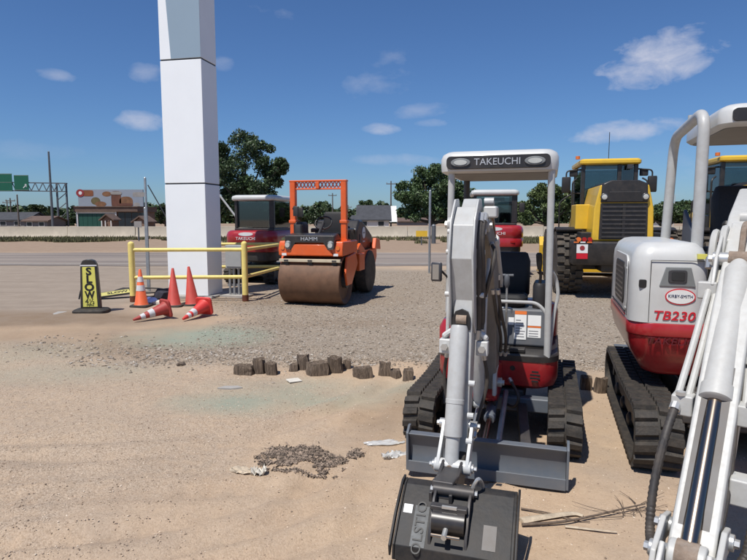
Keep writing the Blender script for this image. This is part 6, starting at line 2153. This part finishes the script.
# ---------------------------------------------------------------- orange roller
q = G(317, 303)
yaw = R(-14)
off = Matrix.Rotation(yaw, 4, 'Z') @ Vector((0, 1.05, 0))
ro = thing('road_roller', 'orange tandem road roller with a muddy steel drum and open roll frame', 'road roller', (q.x + off.x * 0.94, q.y + off.y * 0.94, 0), yaw)
ro.scale = (0.94, 0.96, 0.965)
DR, DW = 0.50, 1.32
dm = MB().lathe([(DR - 0.10, -DW / 2 + 0.06), (DR - 0.05, -DW / 2 + 0.01), (DR - 0.012, -DW / 2), (DR, -DW / 2 + 0.012), (DR, DW / 2 - 0.012), (DR - 0.012, DW / 2), (DR - 0.05, DW / 2 - 0.01), (DR - 0.10, DW / 2 - 0.06)], (0, -1.05, DR), 'x', 56).build('front_drum', MT['drum'], ro)
for s in (-1, 1):
    MB().cyl((s * (DW / 2 - 0.06), -1.05, DR), (s * (DW / 2 + 0.03), -1.05, DR), 0.16, n=20).build('drum_hub', MT['dark'], dm)
# drum yoke and scraper bars
for s in (-1, 1):
    MB().prism([(-1.30, 0.66), (-1.18, 0.98), (-0.55, 1.04), (-0.40, 0.80), (-0.86, 0.40), (-1.18, 0.40)], s * 0.685, s * 0.735, 'x').build('drum_yoke', MT['orange'], ro, bevel=0.015)
MB().box((-0.66, -1.47, 0.885), (0.66, -1.41, 0.945)).build('scraper_bar', MT['cream'], ro, bevel=0.006)
for s in (-0.52, 0.0, 0.52):
    MB().box((s - 0.05, -1.43, 0.80), (s + 0.05, -1.33, 0.93)).build('scraper_bracket', MT['black'], ro, bevel=0.006)
    MB().box((s - 0.03, -1.485, 0.90), (s + 0.06, -1.472, 0.93)).build('spray_nozzle', MT['dark'], ro)
# front body over the drum
fb = MB()
fb.prism([(-1.40, 1.00), (-1.42, 1.14), (-1.36, 1.30), (-0.30, 1.30), (-0.30, 0.98), (-0.42, 1.02)], -0.70, 0.70, 'x')
fb.build('front_body', MT['orange'], ro, bevel=0.03, seg=3)
MB().prism([(-0.50, 1.02), (0.50, 1.02), (0.42, 1.20), (0.36, 1.235), (-0.36, 1.235), (-0.42, 1.20)], -1.452, -1.40, 'y').build('front_bumper_panel', MT['orange'], ro, bevel=0.012)
# black dashboard hood, wide V
MB().prism([(-1.36, 1.301), (-1.33, 1.42), (-1.12, 1.46), (-0.95, 1.36), (-0.95, 1.301)], -0.52, 0.52, 'x').build('black_hood', MT['blackpaint'], ro, bevel=0.03, seg=3)
MB().prism([(-0.54, 1.16), (-0.40, 1.12), (-0.30, 1.27), (0.30, 1.27), (0.40, 1.12), (0.54, 1.16), (0.53, 1.41), (-0.53, 1.41)], -1.457, -1.36, 'y').build('black_front_panel', MT['blackpaint'], ro, bevel=0.012)
text('HAMM', 0.105, MT['lettergrey'], ro, face_matrix((0.0, -1.461, 1.345)), sx=1.2)
for s in (-1, 1):
    lb = MB().rloft(s * 0.46 - 0.065, s * 0.46 + 0.065, -1.49, -1.38, 0.05, [(0.02, 1.135), (0.0, 1.16), (0.0, 1.28), (0.03, 1.31)], 5).build('headlamp', MT['lampgrey'], ro)
    MB().lathe([(0.05, 0.0), (0.05, 0.02), (0.03, 0.03)], (s * 0.46, -1.505, 1.225), 'y', 18).build('lens', MT['lamp'], lb)
    MB().cyl((s * 0.60, -1.43, 1.17), (s * 0.60, -1.415, 1.17), 0.045, n=16).build('reflector', MT['stickerorange'], ro)
    MB().box((s * 0.56 - 0.05, -1.436, 1.01), (s * 0.56 + 0.05, -1.425, 1.06)).build('white_label', MT['sticker'], ro)
# operator deck
MB().box((-0.60, -0.95, 1.0), (0.60, 0.25, 1.06)).build('deck', MT['blackpaint'], ro, bevel=0.01)
MB().rloft(-0.22, 0.26, -0.30, 0.15, 0.08, [(0.0, 1.30), (0.0, 1.42), (0.04, 1.45)], 5).build('seat_cushion', MT['seat'], ro)
MB().rloft(-0.24, 0.28, 0.10, 0.22, 0.05, [(0.0, 1.42), (0.0, 1.84), (0.03, 1.90)], 5).build('seat_back', MT['seat'], ro)
MB().box((-0.25, -0.25, 1.06), (0.28, 0.12, 1.30)).build('seat_base', MT['black'], ro)
for s in (-0.34, 0.38):
    MB().rloft(s - 0.05, s + 0.05, -0.35, 0.1, 0.04, [(0, 1.45), (0, 1.52), (0.02, 1.54)], 4).build('armrest', MT['black'], ro)
sw = [(0.02 + 0.19 * math.cos(a), -0.62 + 0.10 * math.sin(a), 1.66 + 0.13 * math.sin(a)) for a in np.linspace(0, 6.2832, 25)]
sw = MB().tube(sw, 0.017, 8).build('steering_wheel', MT['black'], ro)
MB().cyl((0.02, -0.95, 1.40), (0.02, -0.62, 1.66), 0.035, n=10).build('steering_column', MT['black'], ro)
MB().bar((-0.17, -0.62, 1.66), (0.21, -0.62, 1.66), 0.03, 0.02).build('spoke', MT['black'], sw)
for s in (-1, 1):
    MB().tube(fillet([(s * 0.56, -0.85, 1.06), (s * 0.56, -0.85, 1.52), (s * 0.56, -0.05, 1.52), (s * 0.56, -0.05, 1.06)], 0.12), 0.02, 8).build('hand_rail', MT['blackpaint'], ro)
MB().rloft(-0.54, -0.32, -1.0, -0.6, 0.06, [(0, 1.301), (0, 1.62), (0.04, 1.68)], 4).build('side_console', MT['black'], ro)
# roll frame
for s in (-1, 1):
    MB().prism(rrect(s * 0.57 - 0.062, s * 0.57 + 0.062, -0.93, -0.80, 0.02, 3), 1.30, 2.52, 'z').build('roll_post', MT['orange'], ro)
    MB().box((s * 0.57 - 0.085, -0.96, 1.30), (s * 0.57 + 0.085, -0.77, 1.33)).build('post_flange', MT['orange'], ro)
    MB().box((s * 0.57 - 0.08, -0.95, 1.66), (s * 0.57 + 0.08, -0.78, 1.72)).build('post_clamp', MT['orange'], ro, bevel=0.01)
MB().box((-0.64, -0.935, 2.505), (0.64, -0.795, 2.54)).build('roll_beam', MT['orange'], ro, bevel=0.01)
MB().box((-0.51, -0.90, 2.345), (0.51, -0.83, 2.375)).build('roll_beam', MT['orange'], ro, bevel=0.006)
for i in range(13):
    x = -0.48 + i * 0.08
    MB().bar((x - 0.035, -0.865, 2.375), (x + 0.035, -0.865, 2.505), 0.02, 0.016, (0, 1, 0)).build('lattice_bar', MT['orange'], ro)
    MB().bar((x + 0.035, -0.845, 2.375), (x - 0.035, -0.845, 2.505), 0.02, 0.016, (0, 1, 0)).build('lattice_bar', MT['orange'], ro)
MB().box((-0.04, -0.95, 2.36), (0.04, -0.91, 2.5)).build('beam_badge', MT['orange'], ro, bevel=0.01)
ms = MB().tube(curve([(-0.62, -0.85, 1.9), (-0.50, -1.0, 2.0), (-0.45, -1.05, 1.98)], 4), 0.014, 8).build('mirror_stalk', MT['black'], ro)
MB().rloft(-0.50, -0.38, -1.08, -1.04, 0.02, [(0, 1.80), (0, 1.98), (0.01, 2.0)], 3).build('mirror', MT['black'], ro)
# rear frame: black engine hood, orange flanks, rear tyres
hd = [(0.30, 1.06), (0.26, 1.50), (0.50, 1.72), (0.75, 1.72), (1.65, 1.36), (1.80, 1.20), (1.80, 1.0), (0.40, 1.0)]
MB().prism(hd, -0.52, 0.52, 'x').build('engine_hood', MT['blackpaint'], ro, bevel=0.05, seg=3)
for s in (-1, 1):
    MB().prism([(0.02, 0.62), (0.10, 1.10), (0.32, 1.20), (0.75, 1.02), (1.50, 1.02), (1.60, 1.18), (1.82, 1.15), (1.86, 0.80), (1.70, 0.62)], s * 0.525, s * 0.60, 'x').build('rear_flank', MT['orange'], ro, bevel=0.02)
    dk = MB().cyl((s * 0.5205, 0.86, 1.42), (s * 0.528, 0.86, 1.42), 0.135, n=24).build('round_badge', MT['letterwhite'], ro)
    MB().box((s * 0.5285 - 0.002, 0.77, 1.40), (s * 0.5285 + 0.002, 0.95, 1.44)).build('badge_bar', MT['print_grey'], dk)
    MB().box((s * 0.524 - 0.002, 0.76, 1.20), (s * 0.524 + 0.003, 0.96, 1.235)).build('badge_line', MT['lettergrey'], ro)
    MB().prism([(0.45, 1.05), (0.50, 1.40), (0.62, 1.36), (0.62, 1.05)], s * 0.5215, s * 0.53, 'x').build('hood_grille', MT['dark'], ro)
    MB().box((s * 0.60, -0.10, 0.60), (s * 0.69, 0.35, 0.98)).build('frame_side', MT['orange'], ro, bevel=0.02)
    MB().prism([(1.30, 1.02), (1.42, 1.28), (1.78, 1.24), (1.88, 0.98)], s * 0.60, s * 0.70, 'x').build('rear_fender', MT['orange'], ro, bevel=0.02)
MB().box((-0.45, -0.6, 0.62), (0.45, 0.4, 0.98)).build('articulation_frame', MT['dark'], ro, bevel=0.02)
MB().box((-0.5, 1.55, 0.55), (0.5, 1.82, 1.0)).build('rear_frame', MT['orange'], ro, bevel=0.02)
for i in range(4):
    xx = -0.51 + i * 0.34
    ty = MB().lathe([(0.25, -0.14), (0.44, -0.15), (0.49, -0.13), (0.50, -0.09), (0.50, 0.09), (0.49, 0.13), (0.44, 0.15), (0.25, 0.14)], (xx, 1.05, 0.50), 'x', 40).build('rear_tyre', MT['tyre'], ro)
    MB().lathe([(0.10, -0.10), (0.25, -0.12), (0.26, 0.12), (0.10, 0.10)], (xx, 1.05, 0.50), 'x', 24).build('rim', MT['blackpaint'], ty)


# ---------------------------------------------------------------- yellow wheel loaders seen from behind
def loader(label):
    t = thing('wheel_loader', label, 'wheel loader', (0, 0, 0), 0, 'wheel loaders parked behind the excavators')
    TR, TW = 0.70, 0.56
    tb = MB()
    tb.lathe([(0.33, -TW * 0.42), (0.50, -TW * 0.5), (0.60, -TW * 0.49), (0.645, -TW * 0.44), (0.65, 0), (0.645, TW * 0.44), (0.60, TW * 0.49), (0.50, TW * 0.5), (0.33, TW * 0.42)], (0, 0, 0), 'x', 40)
    n = 22
    for i in range(n):
        for sgn in (-1, 1):
            a = 2 * math.pi * (i + (0.5 if sgn > 0 else 0)) / n
            Rm = Matrix.Rotation(a, 4, 'X')
            # zig-zag block: shoulder bar plus centre block
            tb.prism([(-0.062, 0.55), (0.062, 0.55), (0.055, TR), (-0.055, TR)], sgn * TW * 0.20, sgn * TW * 0.485, 'x', Rm)
            tb.prism([(-0.050, 0.63), (0.050, 0.63), (0.045, TR), (-0.045, TR)], sgn * 0.01, sgn * TW * 0.23, 'x', Matrix.Rotation(a + 0.10, 4, 'X'))
    first = None
    for yy in (0.0, 2.75):
        for s in (-1, 1):
            if first is None:
                first = tb.build('tyre', MT['tyre'], t, ang=30)
                o = first
                rim = MB().lathe([(0.05, -0.16), (0.30, -0.20), (0.34, -0.23), (0.345, 0.23), (0.30, 0.20), (0.05, 0.16)], (0, 0, 0), 'x', 28).build('rim', MT['yellow'], o)
            else:
                o = first.copy()
                COL.objects.link(o)
                r2 = rim.copy()
                COL.objects.link(r2)
                r2.parent = o
            o.location = (s * 0.96, yy, TR)
    # rear frame, counterweight, hood
    MB().box((-0.35, -0.75, 0.55), (0.35, 1.5, 1.10)).build('rear_frame', MT['dark'], t, bevel=0.03)
    MB().box((-0.7, -0.1, 0.55), (0.7, 0.1, 0.8)).build('rear_axle', MT['dark'], t, bevel=0.03)
    MB().box((-0.7, 2.65, 0.55), (0.7, 2.85, 0.8)).build('front_axle', MT['dark'], t, bevel=0.03)
    MB().prism([(-1.18, 0.72), (-1.24, 0.84), (-1.22, 1.22), (-0.55, 1.22), (-0.62, 0.72)], -1.0, 1.0, 'x').build('counterweight', MT['blackpaint'], t, bevel=0.05, seg=3)
    hood = MB()
    hood.prism([(-0.60, 1.225), (0.60, 1.225), (0.575, 1.9), (0.47, 2.38), (-0.47, 2.38), (-0.575, 1.9)], -1.03, 0.62, 'y')
    hood.build('hood', MT['yellow'], t, bevel=0.03, seg=3)
    top = MB().rings([[(x * k, y, z) for x, z in ((-0.46, 2.02), (-0.44, 2.40), (-0.27, 2.47), (0.27, 2.47), (0.44, 2.40), (0.46, 2.02))] for y, k in ((-1.075, 0.93), (-1.045, 1.0), (-0.4, 1.0), (0.6, 0.98))])
    top.build('hood_cap', MT['blackpaint'], t, bevel=0.02)
    gl = MB().prism([(-0.47, 1.26), (0.47, 1.26), (0.455, 2.0), (-0.455, 2.0)], -1.06, -1.0, 'y').build('grille', MT['blackpaint'], t, bevel=0.01)
    for k in range(8):
        MB().box((-0.42, -1.085, 1.30 + k * 0.088), (0.42, -1.058, 1.325 + k * 0.088)).build('grille_slat', MT['dark'], gl)
    MB().box((-0.03, -1.08, 1.28), (0.03, -1.062, 1.98)).build('grille_bar', MT['black'], gl)
    MB().prism([(-0.36, 2.03), (0.36, 2.03), (0.30, 2.24), (-0.30, 2.24)], -1.10, -1.06, 'y').build('cap_recess', MT['black'], t, bevel=0.012)
    for s in (-1, 1):
        l = MB().lathe([(0.075, 0.0), (0.075, -0.04), (0.06, -0.05)], (s * 0.395, -1.06, 2.13), 'y', 20).build('reverse_lamp', MT['lampdark'], t)
        MB().lathe([(0.052, 0.0), (0.052, -0.058), (0.03, -0.064)], (s * 0.395, -1.06, 2.13), 'y', 18).build('lens', MT['lamp'], l)
        for k, m in enumerate(('redlens', 'redlens', 'stickerorange')):
            MB().cyl((s * (0.66 + 0.11 * k), -1.235, 1.26), (s * (0.66 + 0.11 * k), -1.16, 1.26), 0.045, n=14).build('tail_lamp', MT[m], t)
        MB().box((s * 0.6 - 0.0, -1.20, 1.222), (s * 0.95, -1.12, 1.26)).build('lamp_bracket', MT['black'], t)
        # fender
        fp = [(TRr * math.cos(a), TRr * math.sin(a) + TR) for TRr, rng_ in ((0.80, np.linspace(R(25), R(112), 9)), (0.76, np.linspace(R(112), R(25), 9))) for a in rng_]
        MB().prism(fp, s * 0.70, s * 1.24, 'x').build('fender', MT['black'], t)
        MB().box((s * 0.62, 0.55, 1.05), (s * 1.1, 1.25, 1.32)).build('platform', MT['black'], t, bevel=0.02)
        if s < 0:
            MB().box((s * 0.54, -0.25, 1.45), (s * 0.84, 0.55, 2.0)).build('side_box', MT['yellow'], t, bevel=0.02)
        MB().box((s * 0.55, -0.9, 1.222), (s * 0.80, -0.2, 1.40)).build('side_step', MT['black'], t, bevel=0.02)
    MB().box((-0.92, -1.25, 0.98), (-0.70, -1.236, 1.16)).build('white_notice', MT['sticker'], t)
    MB().cyl((-0.81, -1.256, 1.085), (-0.81, -1.249, 1.085), 0.05, n=16).build('notice_disc', MT['print_red'], t)
    MB().box((-0.92, -1.252, 0.86), (-0.70, -1.236, 0.975)).build('red_notice', MT['letterred'], t)
    for k in range(3):
        MB().box((-0.98 + k * 0.13, -1.24, 1.19), (-0.88 + k * 0.13, -1.233, 1.215)).build('small_decal', MT['sticker' if k % 2 else 'stickerorange'], t)
    MB().box((0.45, -1.25, 0.95), (0.62, -1.236, 1.12)).build('red_notice', MT['letterred'], t)
    MB().bar((0, -1.2, 0.78), (0, -1.33, 0.78), 0.1, 0.12).build('tow_hitch', MT['black'], t)
    # cab
    cw = 0.63
    y0, y1, z0, z1 = 0.68, 2.05, 1.30, 2.94
    MB().box((-cw, y0, z0), (cw, y1, 1.78)).build('cab_base', MT['blackpaint'], t, bevel=0.03)
    for x, y in ((-cw + 0.05, y0 + 0.05), (cw - 0.05, y0 + 0.05), (-cw + 0.05, y1 - 0.05), (cw - 0.05, y1 - 0.05), (0.22, y0 + 0.04)):
        MB().box((x - 0.045, y - 0.045, 1.781), (x + 0.045, y + 0.045, z1)).build('cab_pillar', MT['blackpaint'], t, bevel=0.012)
    MB().rloft(-cw - 0.05, cw + 0.05, y0 - 0.10, y1 + 0.12, 0.1, [(0.03, z1 + 0.001), (0.0, z1 + 0.03), (0.0, z1 + 0.09), (0.05, z1 + 0.13)], 5).build('cab_roof', MT['yellow'], t)
    for nm, lo, hi in (('rear_glass', (-cw + 0.10, y0 + 0.03, 1.80), (cw - 0.10, y0 + 0.04, z1 - 0.03)), ('front_glass', (-cw + 0.10, y1 - 0.06, 1.80), (cw - 0.10, y1 - 0.05, z1 - 0.03)),
                       ('side_glass', (-cw + 0.02, y0 + 0.1, 1.80), (-cw + 0.03, y1 - 0.1, z1 - 0.03)), ('side_glass', (cw - 0.03, y0 + 0.1, 1.80), (cw - 0.02, y1 - 0.1, z1 - 0.03))):
        MB().box(lo, hi).build(nm, MT['glass'], t, smooth=False)
    MB().rloft(-0.28, 0.28, 1.0, 1.14, 0.06, [(0, 1.78), (0, 2.40), (0.04, 2.5)], 5).build('seat', MT['seat'], t)
    MB().tube([(-0.0, 1.55, 2.05), (0, 1.75, 1.78)], 0.04, 8).build('steering_column', MT['black'], t)
    MB().cyl((-0.02, 0.78, z1 + 0.1), (-0.02, 0.78, z1 + 0.75), 0.008, n=6).build('antenna', MT['black'], t)
    MB().cyl((-0.72, y0 - 0.02, z1 + 0.13), (-0.72, y0 - 0.02, z1 + 0.20), 0.05, n=12).build('beacon', MT['stickerorange'], t)
    MB().box((0.35, y0 - 0.16, z1 - 0.12), (0.47, y0 - 0.07, z1 - 0.02)).build('roof_lamp', MT['lampdark'], t, bevel=0.01)
    for s in (-1, 1):
        MB().tube(fillet([(s * 0.62, 0.80, 2.84), (s * 0.95, 0.78, 2.81), (s * 0.95, 0.78, 2.31), (s * 0.62, 0.80, 2.28)], 0.08), 0.018, 8).build('mirror_bracket', MT['black'], t)
        MB().rloft(s * 0.95 - 0.10, s * 0.95 + 0.10, 0.72, 0.80, 0.03, [(0.01, 2.30), (0, 2.33), (0, 2.64), (0.01, 2.67)], 4).build('mirror', MT['black'], t)
        MB().box((s * 0.78 - 0.09, 0.80, 2.68), (s * 0.78 + 0.09, 0.90, 2.84)).build('side_lamp', MT['black'], t, bevel=0.02)
        MB().tube(fillet([(s * 0.82, 0.62, 1.32), (s * 0.82, 0.62, 2.55), (s * 0.72, 0.70, 2.62)], 0.1), 0.02, 8).build('grab_rail', MT['black'], t)
        MB().tube(fillet([(s * 1.05, 1.10, 0.55), (s * 1.05, 1.10, 2.1), (s * 0.75, 1.10, 2.3)], 0.1), 0.018, 8).build('ladder_rail', MT['black'], t)
        for k in range(3):
            MB().box((s * 0.85, 0.95, 0.45 + k * 0.28), (s * 1.12, 1.25, 0.48 + k * 0.28)).build('step', MT['black'], t)
    # front frame, lift arms and bucket on the far side
    MB().box((-0.4, 1.5, 0.6), (0.4, 3.3, 1.2)).build('front_frame', MT['yellow'], t, bevel=0.03)
    for s in (-1, 1):
        MB().prism([(2.4, 1.5), (2.8, 1.85), (3.6, 1.3), (4.2, 0.5), (4.1, 0.35), (3.4, 1.0), (2.6, 1.3)], s * 0.42, s * 0.56, 'x').build('lift_arm', MT['yellow'], t, bevel=0.02)
    MB().prism([(4.15, 0.1), (4.1, 0.9), (4.35, 1.15), (4.4, 1.1), (4.25, 0.85), (4.3, 0.2), (5.2, 0.06), (5.2, 0.02)], -1.28, 1.28, 'x').build('loader_bucket', MT['yellow'], t, bevel=0.01)
    return t


L1 = Vector((5.36, 12.92, 0))
l1 = loader('yellow wheel loader with black grille standing behind the grey excavator canopy')
l1.location, l1.rotation_euler = L1, (0, 0, R(-12))
l2 = dup(l1, Vector((8.18, 12.15, 0)), R(-12), 'yellow wheel loader seen behind the white excavator seat')


# ---------------------------------------------------------------- red cab excavators seen from behind
def red_machine(label, tx):
    t = thing('cab_excavator', label, 'excavator', (0, 0, 0), 0, 'red excavators with white cab roofs')
    for s in (-1, 1):
        crawler(t, s * 0.60, 0.32, 2.2, 0.52, 0.1, 0.12, 0.026, s)
    MB().box((-0.42, -0.6, 0.2), (0.42, 0.8, 0.5)).build('undercarriage_frame', MT['dark'], t, bevel=0.02)
    MB().cyl((0, 0.1, 0.5), (0, 0.1, 0.66), 0.36, n=28).build('slew_ring', MT['dark'], t)
    MB().rloft(-0.74, 0.74, -0.95, 1.0, 0.34, [(0.16, 0.62), (0.06, 0.66), (0.03, 0.80), (0.03, 0.9)], 8).build('lower_body', MT['dark'], t, ang=50)
    MB().rloft(-0.77, 0.77, -0.98, 0.98, 0.36, [(0.01, 0.905), (0.0, 0.93), (0.0, 1.12), (0.014, 1.14), (0.014, 1.16), (0.0, 1.18), (0.0, 1.38), (0.03, 1.46), (0.09, 1.50)], 9).build('red_body', MT['red'], t, ang=50)
    ov = MB().prism([(-0.05 + 0.22 * math.cos(a), 1.40 + 0.05 * math.sin(a)) for a in np.linspace(0, 6.2832, 25)[:-1]], -0.985, -0.94, 'y').build('oval_badge', MT['letterwhite'], t)
    text('TAKEUCHI', 0.115, MT['letterwhite'], t, face_matrix((-0.05, -0.984, 1.275)), depth=0.004, sx=1.1)
    # cab
    y0, y1, z0, z1 = -0.52, 0.95, 1.50, 2.34
    w0, w1 = -0.62, 0.60
    MB().box((w0, y0, z0 - 0.04), (w1, y1, 1.56)).build('cab_base', MT['blackpaint'], t, bevel=0.02)
    for x, y, hw in ((w0 + 0.05, y0 + 0.05, 0.04), (w1 - 0.07, y0 + 0.05, 0.075), (w0 + 0.05, y1 - 0.05, 0.045), (w1 - 0.05, y1 - 0.05, 0.045)):
        MB().box((x - hw, y - 0.045, 1.561), (x + hw, y + 0.045, z1)).build('cab_pillar', MT['blackpaint'], t, bevel=0.012)
    MB().rloft(w0 - 0.07, w1 + 0.05, y0 - 0.08, y1 + 0.08, 0.12, [(0.03, z1 + 0.001), (0.0, z1 + 0.03), (0.0, z1 + 0.09), (0.02, z1 + 0.13), (0.1, z1 + 0.16)], 6).build('cab_roof', MT['white'], t, ang=50)
    for nm, lo, hi in (('rear_glass', (w0 + 0.09, y0 + 0.04, 1.575), (w1 - 0.14, y0 + 0.05, z1 - 0.02)), ('front_glass', (w0 + 0.09, y1 - 0.06, 1.575), (w1 - 0.09, y1 - 0.05, z1 - 0.02)),
                       ('side_glass', (w0 + 0.02, y0 + 0.1, 1.575), (w0 + 0.03, y1 - 0.1, z1 - 0.02)), ('side_glass', (w1 - 0.03, y0 + 0.1, 1.575), (w1 - 0.02, y1 - 0.1, z1 - 0.02))):
        MB().box(lo, hi).build(nm, MT['glass'], t, smooth=False)
    MB().rloft(-0.28, 0.22, -0.1, 0.02, 0.05, [(0, 1.57), (0, 1.95), (0.04, 2.03)], 4).build('seat', MT['seat'], t)
    MB().box((-0.22, y0 + 0.055, 2.18), (0.25, y0 + 0.075, 2.28)).build('rear_sun_visor', MT['black'], t)
    ms = MB().tube(fillet([(w1, y1 - 0.1, 2.1), (w1 + 0.28, y1 - 0.1, 2.1), (w1 + 0.28, y1 - 0.1, 1.9)], 0.06), 0.014, 6).build('mirror_stalk', MT['black'], t)
    MB().rloft(w1 + 0.20, w1 + 0.36, y1 - 0.14, y1 - 0.08, 0.02, [(0, 1.88), (0, 2.14), (0.01, 2.16)], 3).build('mirror', MT['black'], t)
    for s in (-1, 1):
        MB().box((s * 0.45 - 0.06, -0.992, 1.02), (s * 0.45 + 0.06, -0.96, 1.07)).build('rear_reflector', MT['redlens'], t)
    # boom folded low on the far side, blade
    MB().prism([(1.0, 0.75), (1.0, 1.0), (1.5, 1.75), (2.2, 1.85), (2.6, 1.55), (2.5, 1.45), (2.1, 1.62), (1.65, 1.5), (1.25, 0.75)], -0.09, 0.09, 'x').build('boom', MT['red'], t, bevel=0.015)
    MB().prism([(2.4, 1.62), (2.6, 1.65), (2.75, 0.5), (2.6, 0.45)], -0.075, 0.075, 'x').build('arm', MT['red'], t, bevel=0.012)
    MB().prism([(2.45, 0.02), (2.95, 0.02), (3.0, 0.3), (2.8, 0.5), (2.5, 0.5), (2.75, 0.35)], -0.3, 0.3, 'x').build('bucket', MT['bucket'], t, bevel=0.01)
    MB().prism([(1.50, 0.02), (1.45, 0.2), (1.50, 0.42), (1.42, 0.42), (1.40, 0.02)], -0.77, 0.77, 'x').build('dozer_blade', MT['dark'], t)
    MB().box((-0.3, 0.6, 0.22), (0.3, 1.42, 0.34)).build('blade_arm', MT['dark'], t)
    return t


m1 = red_machine('red excavator with white cab roof parked behind the yellow rail and orange roller', 0)
p1 = P(262, 218, 15.6)
m1.location, m1.rotation_euler, m1.scale = (p1.x, 15.6, 0), (0, 0, R(-14)), (0.92, 0.92, 0.92)
p2 = P(494, 218, 16.9)
m2 = dup(m1, (p2.x, 16.9, 0), R(-8), 'red excavator with white cab roof behind the grey excavator seat')
m2.scale = (1, 1, 1)
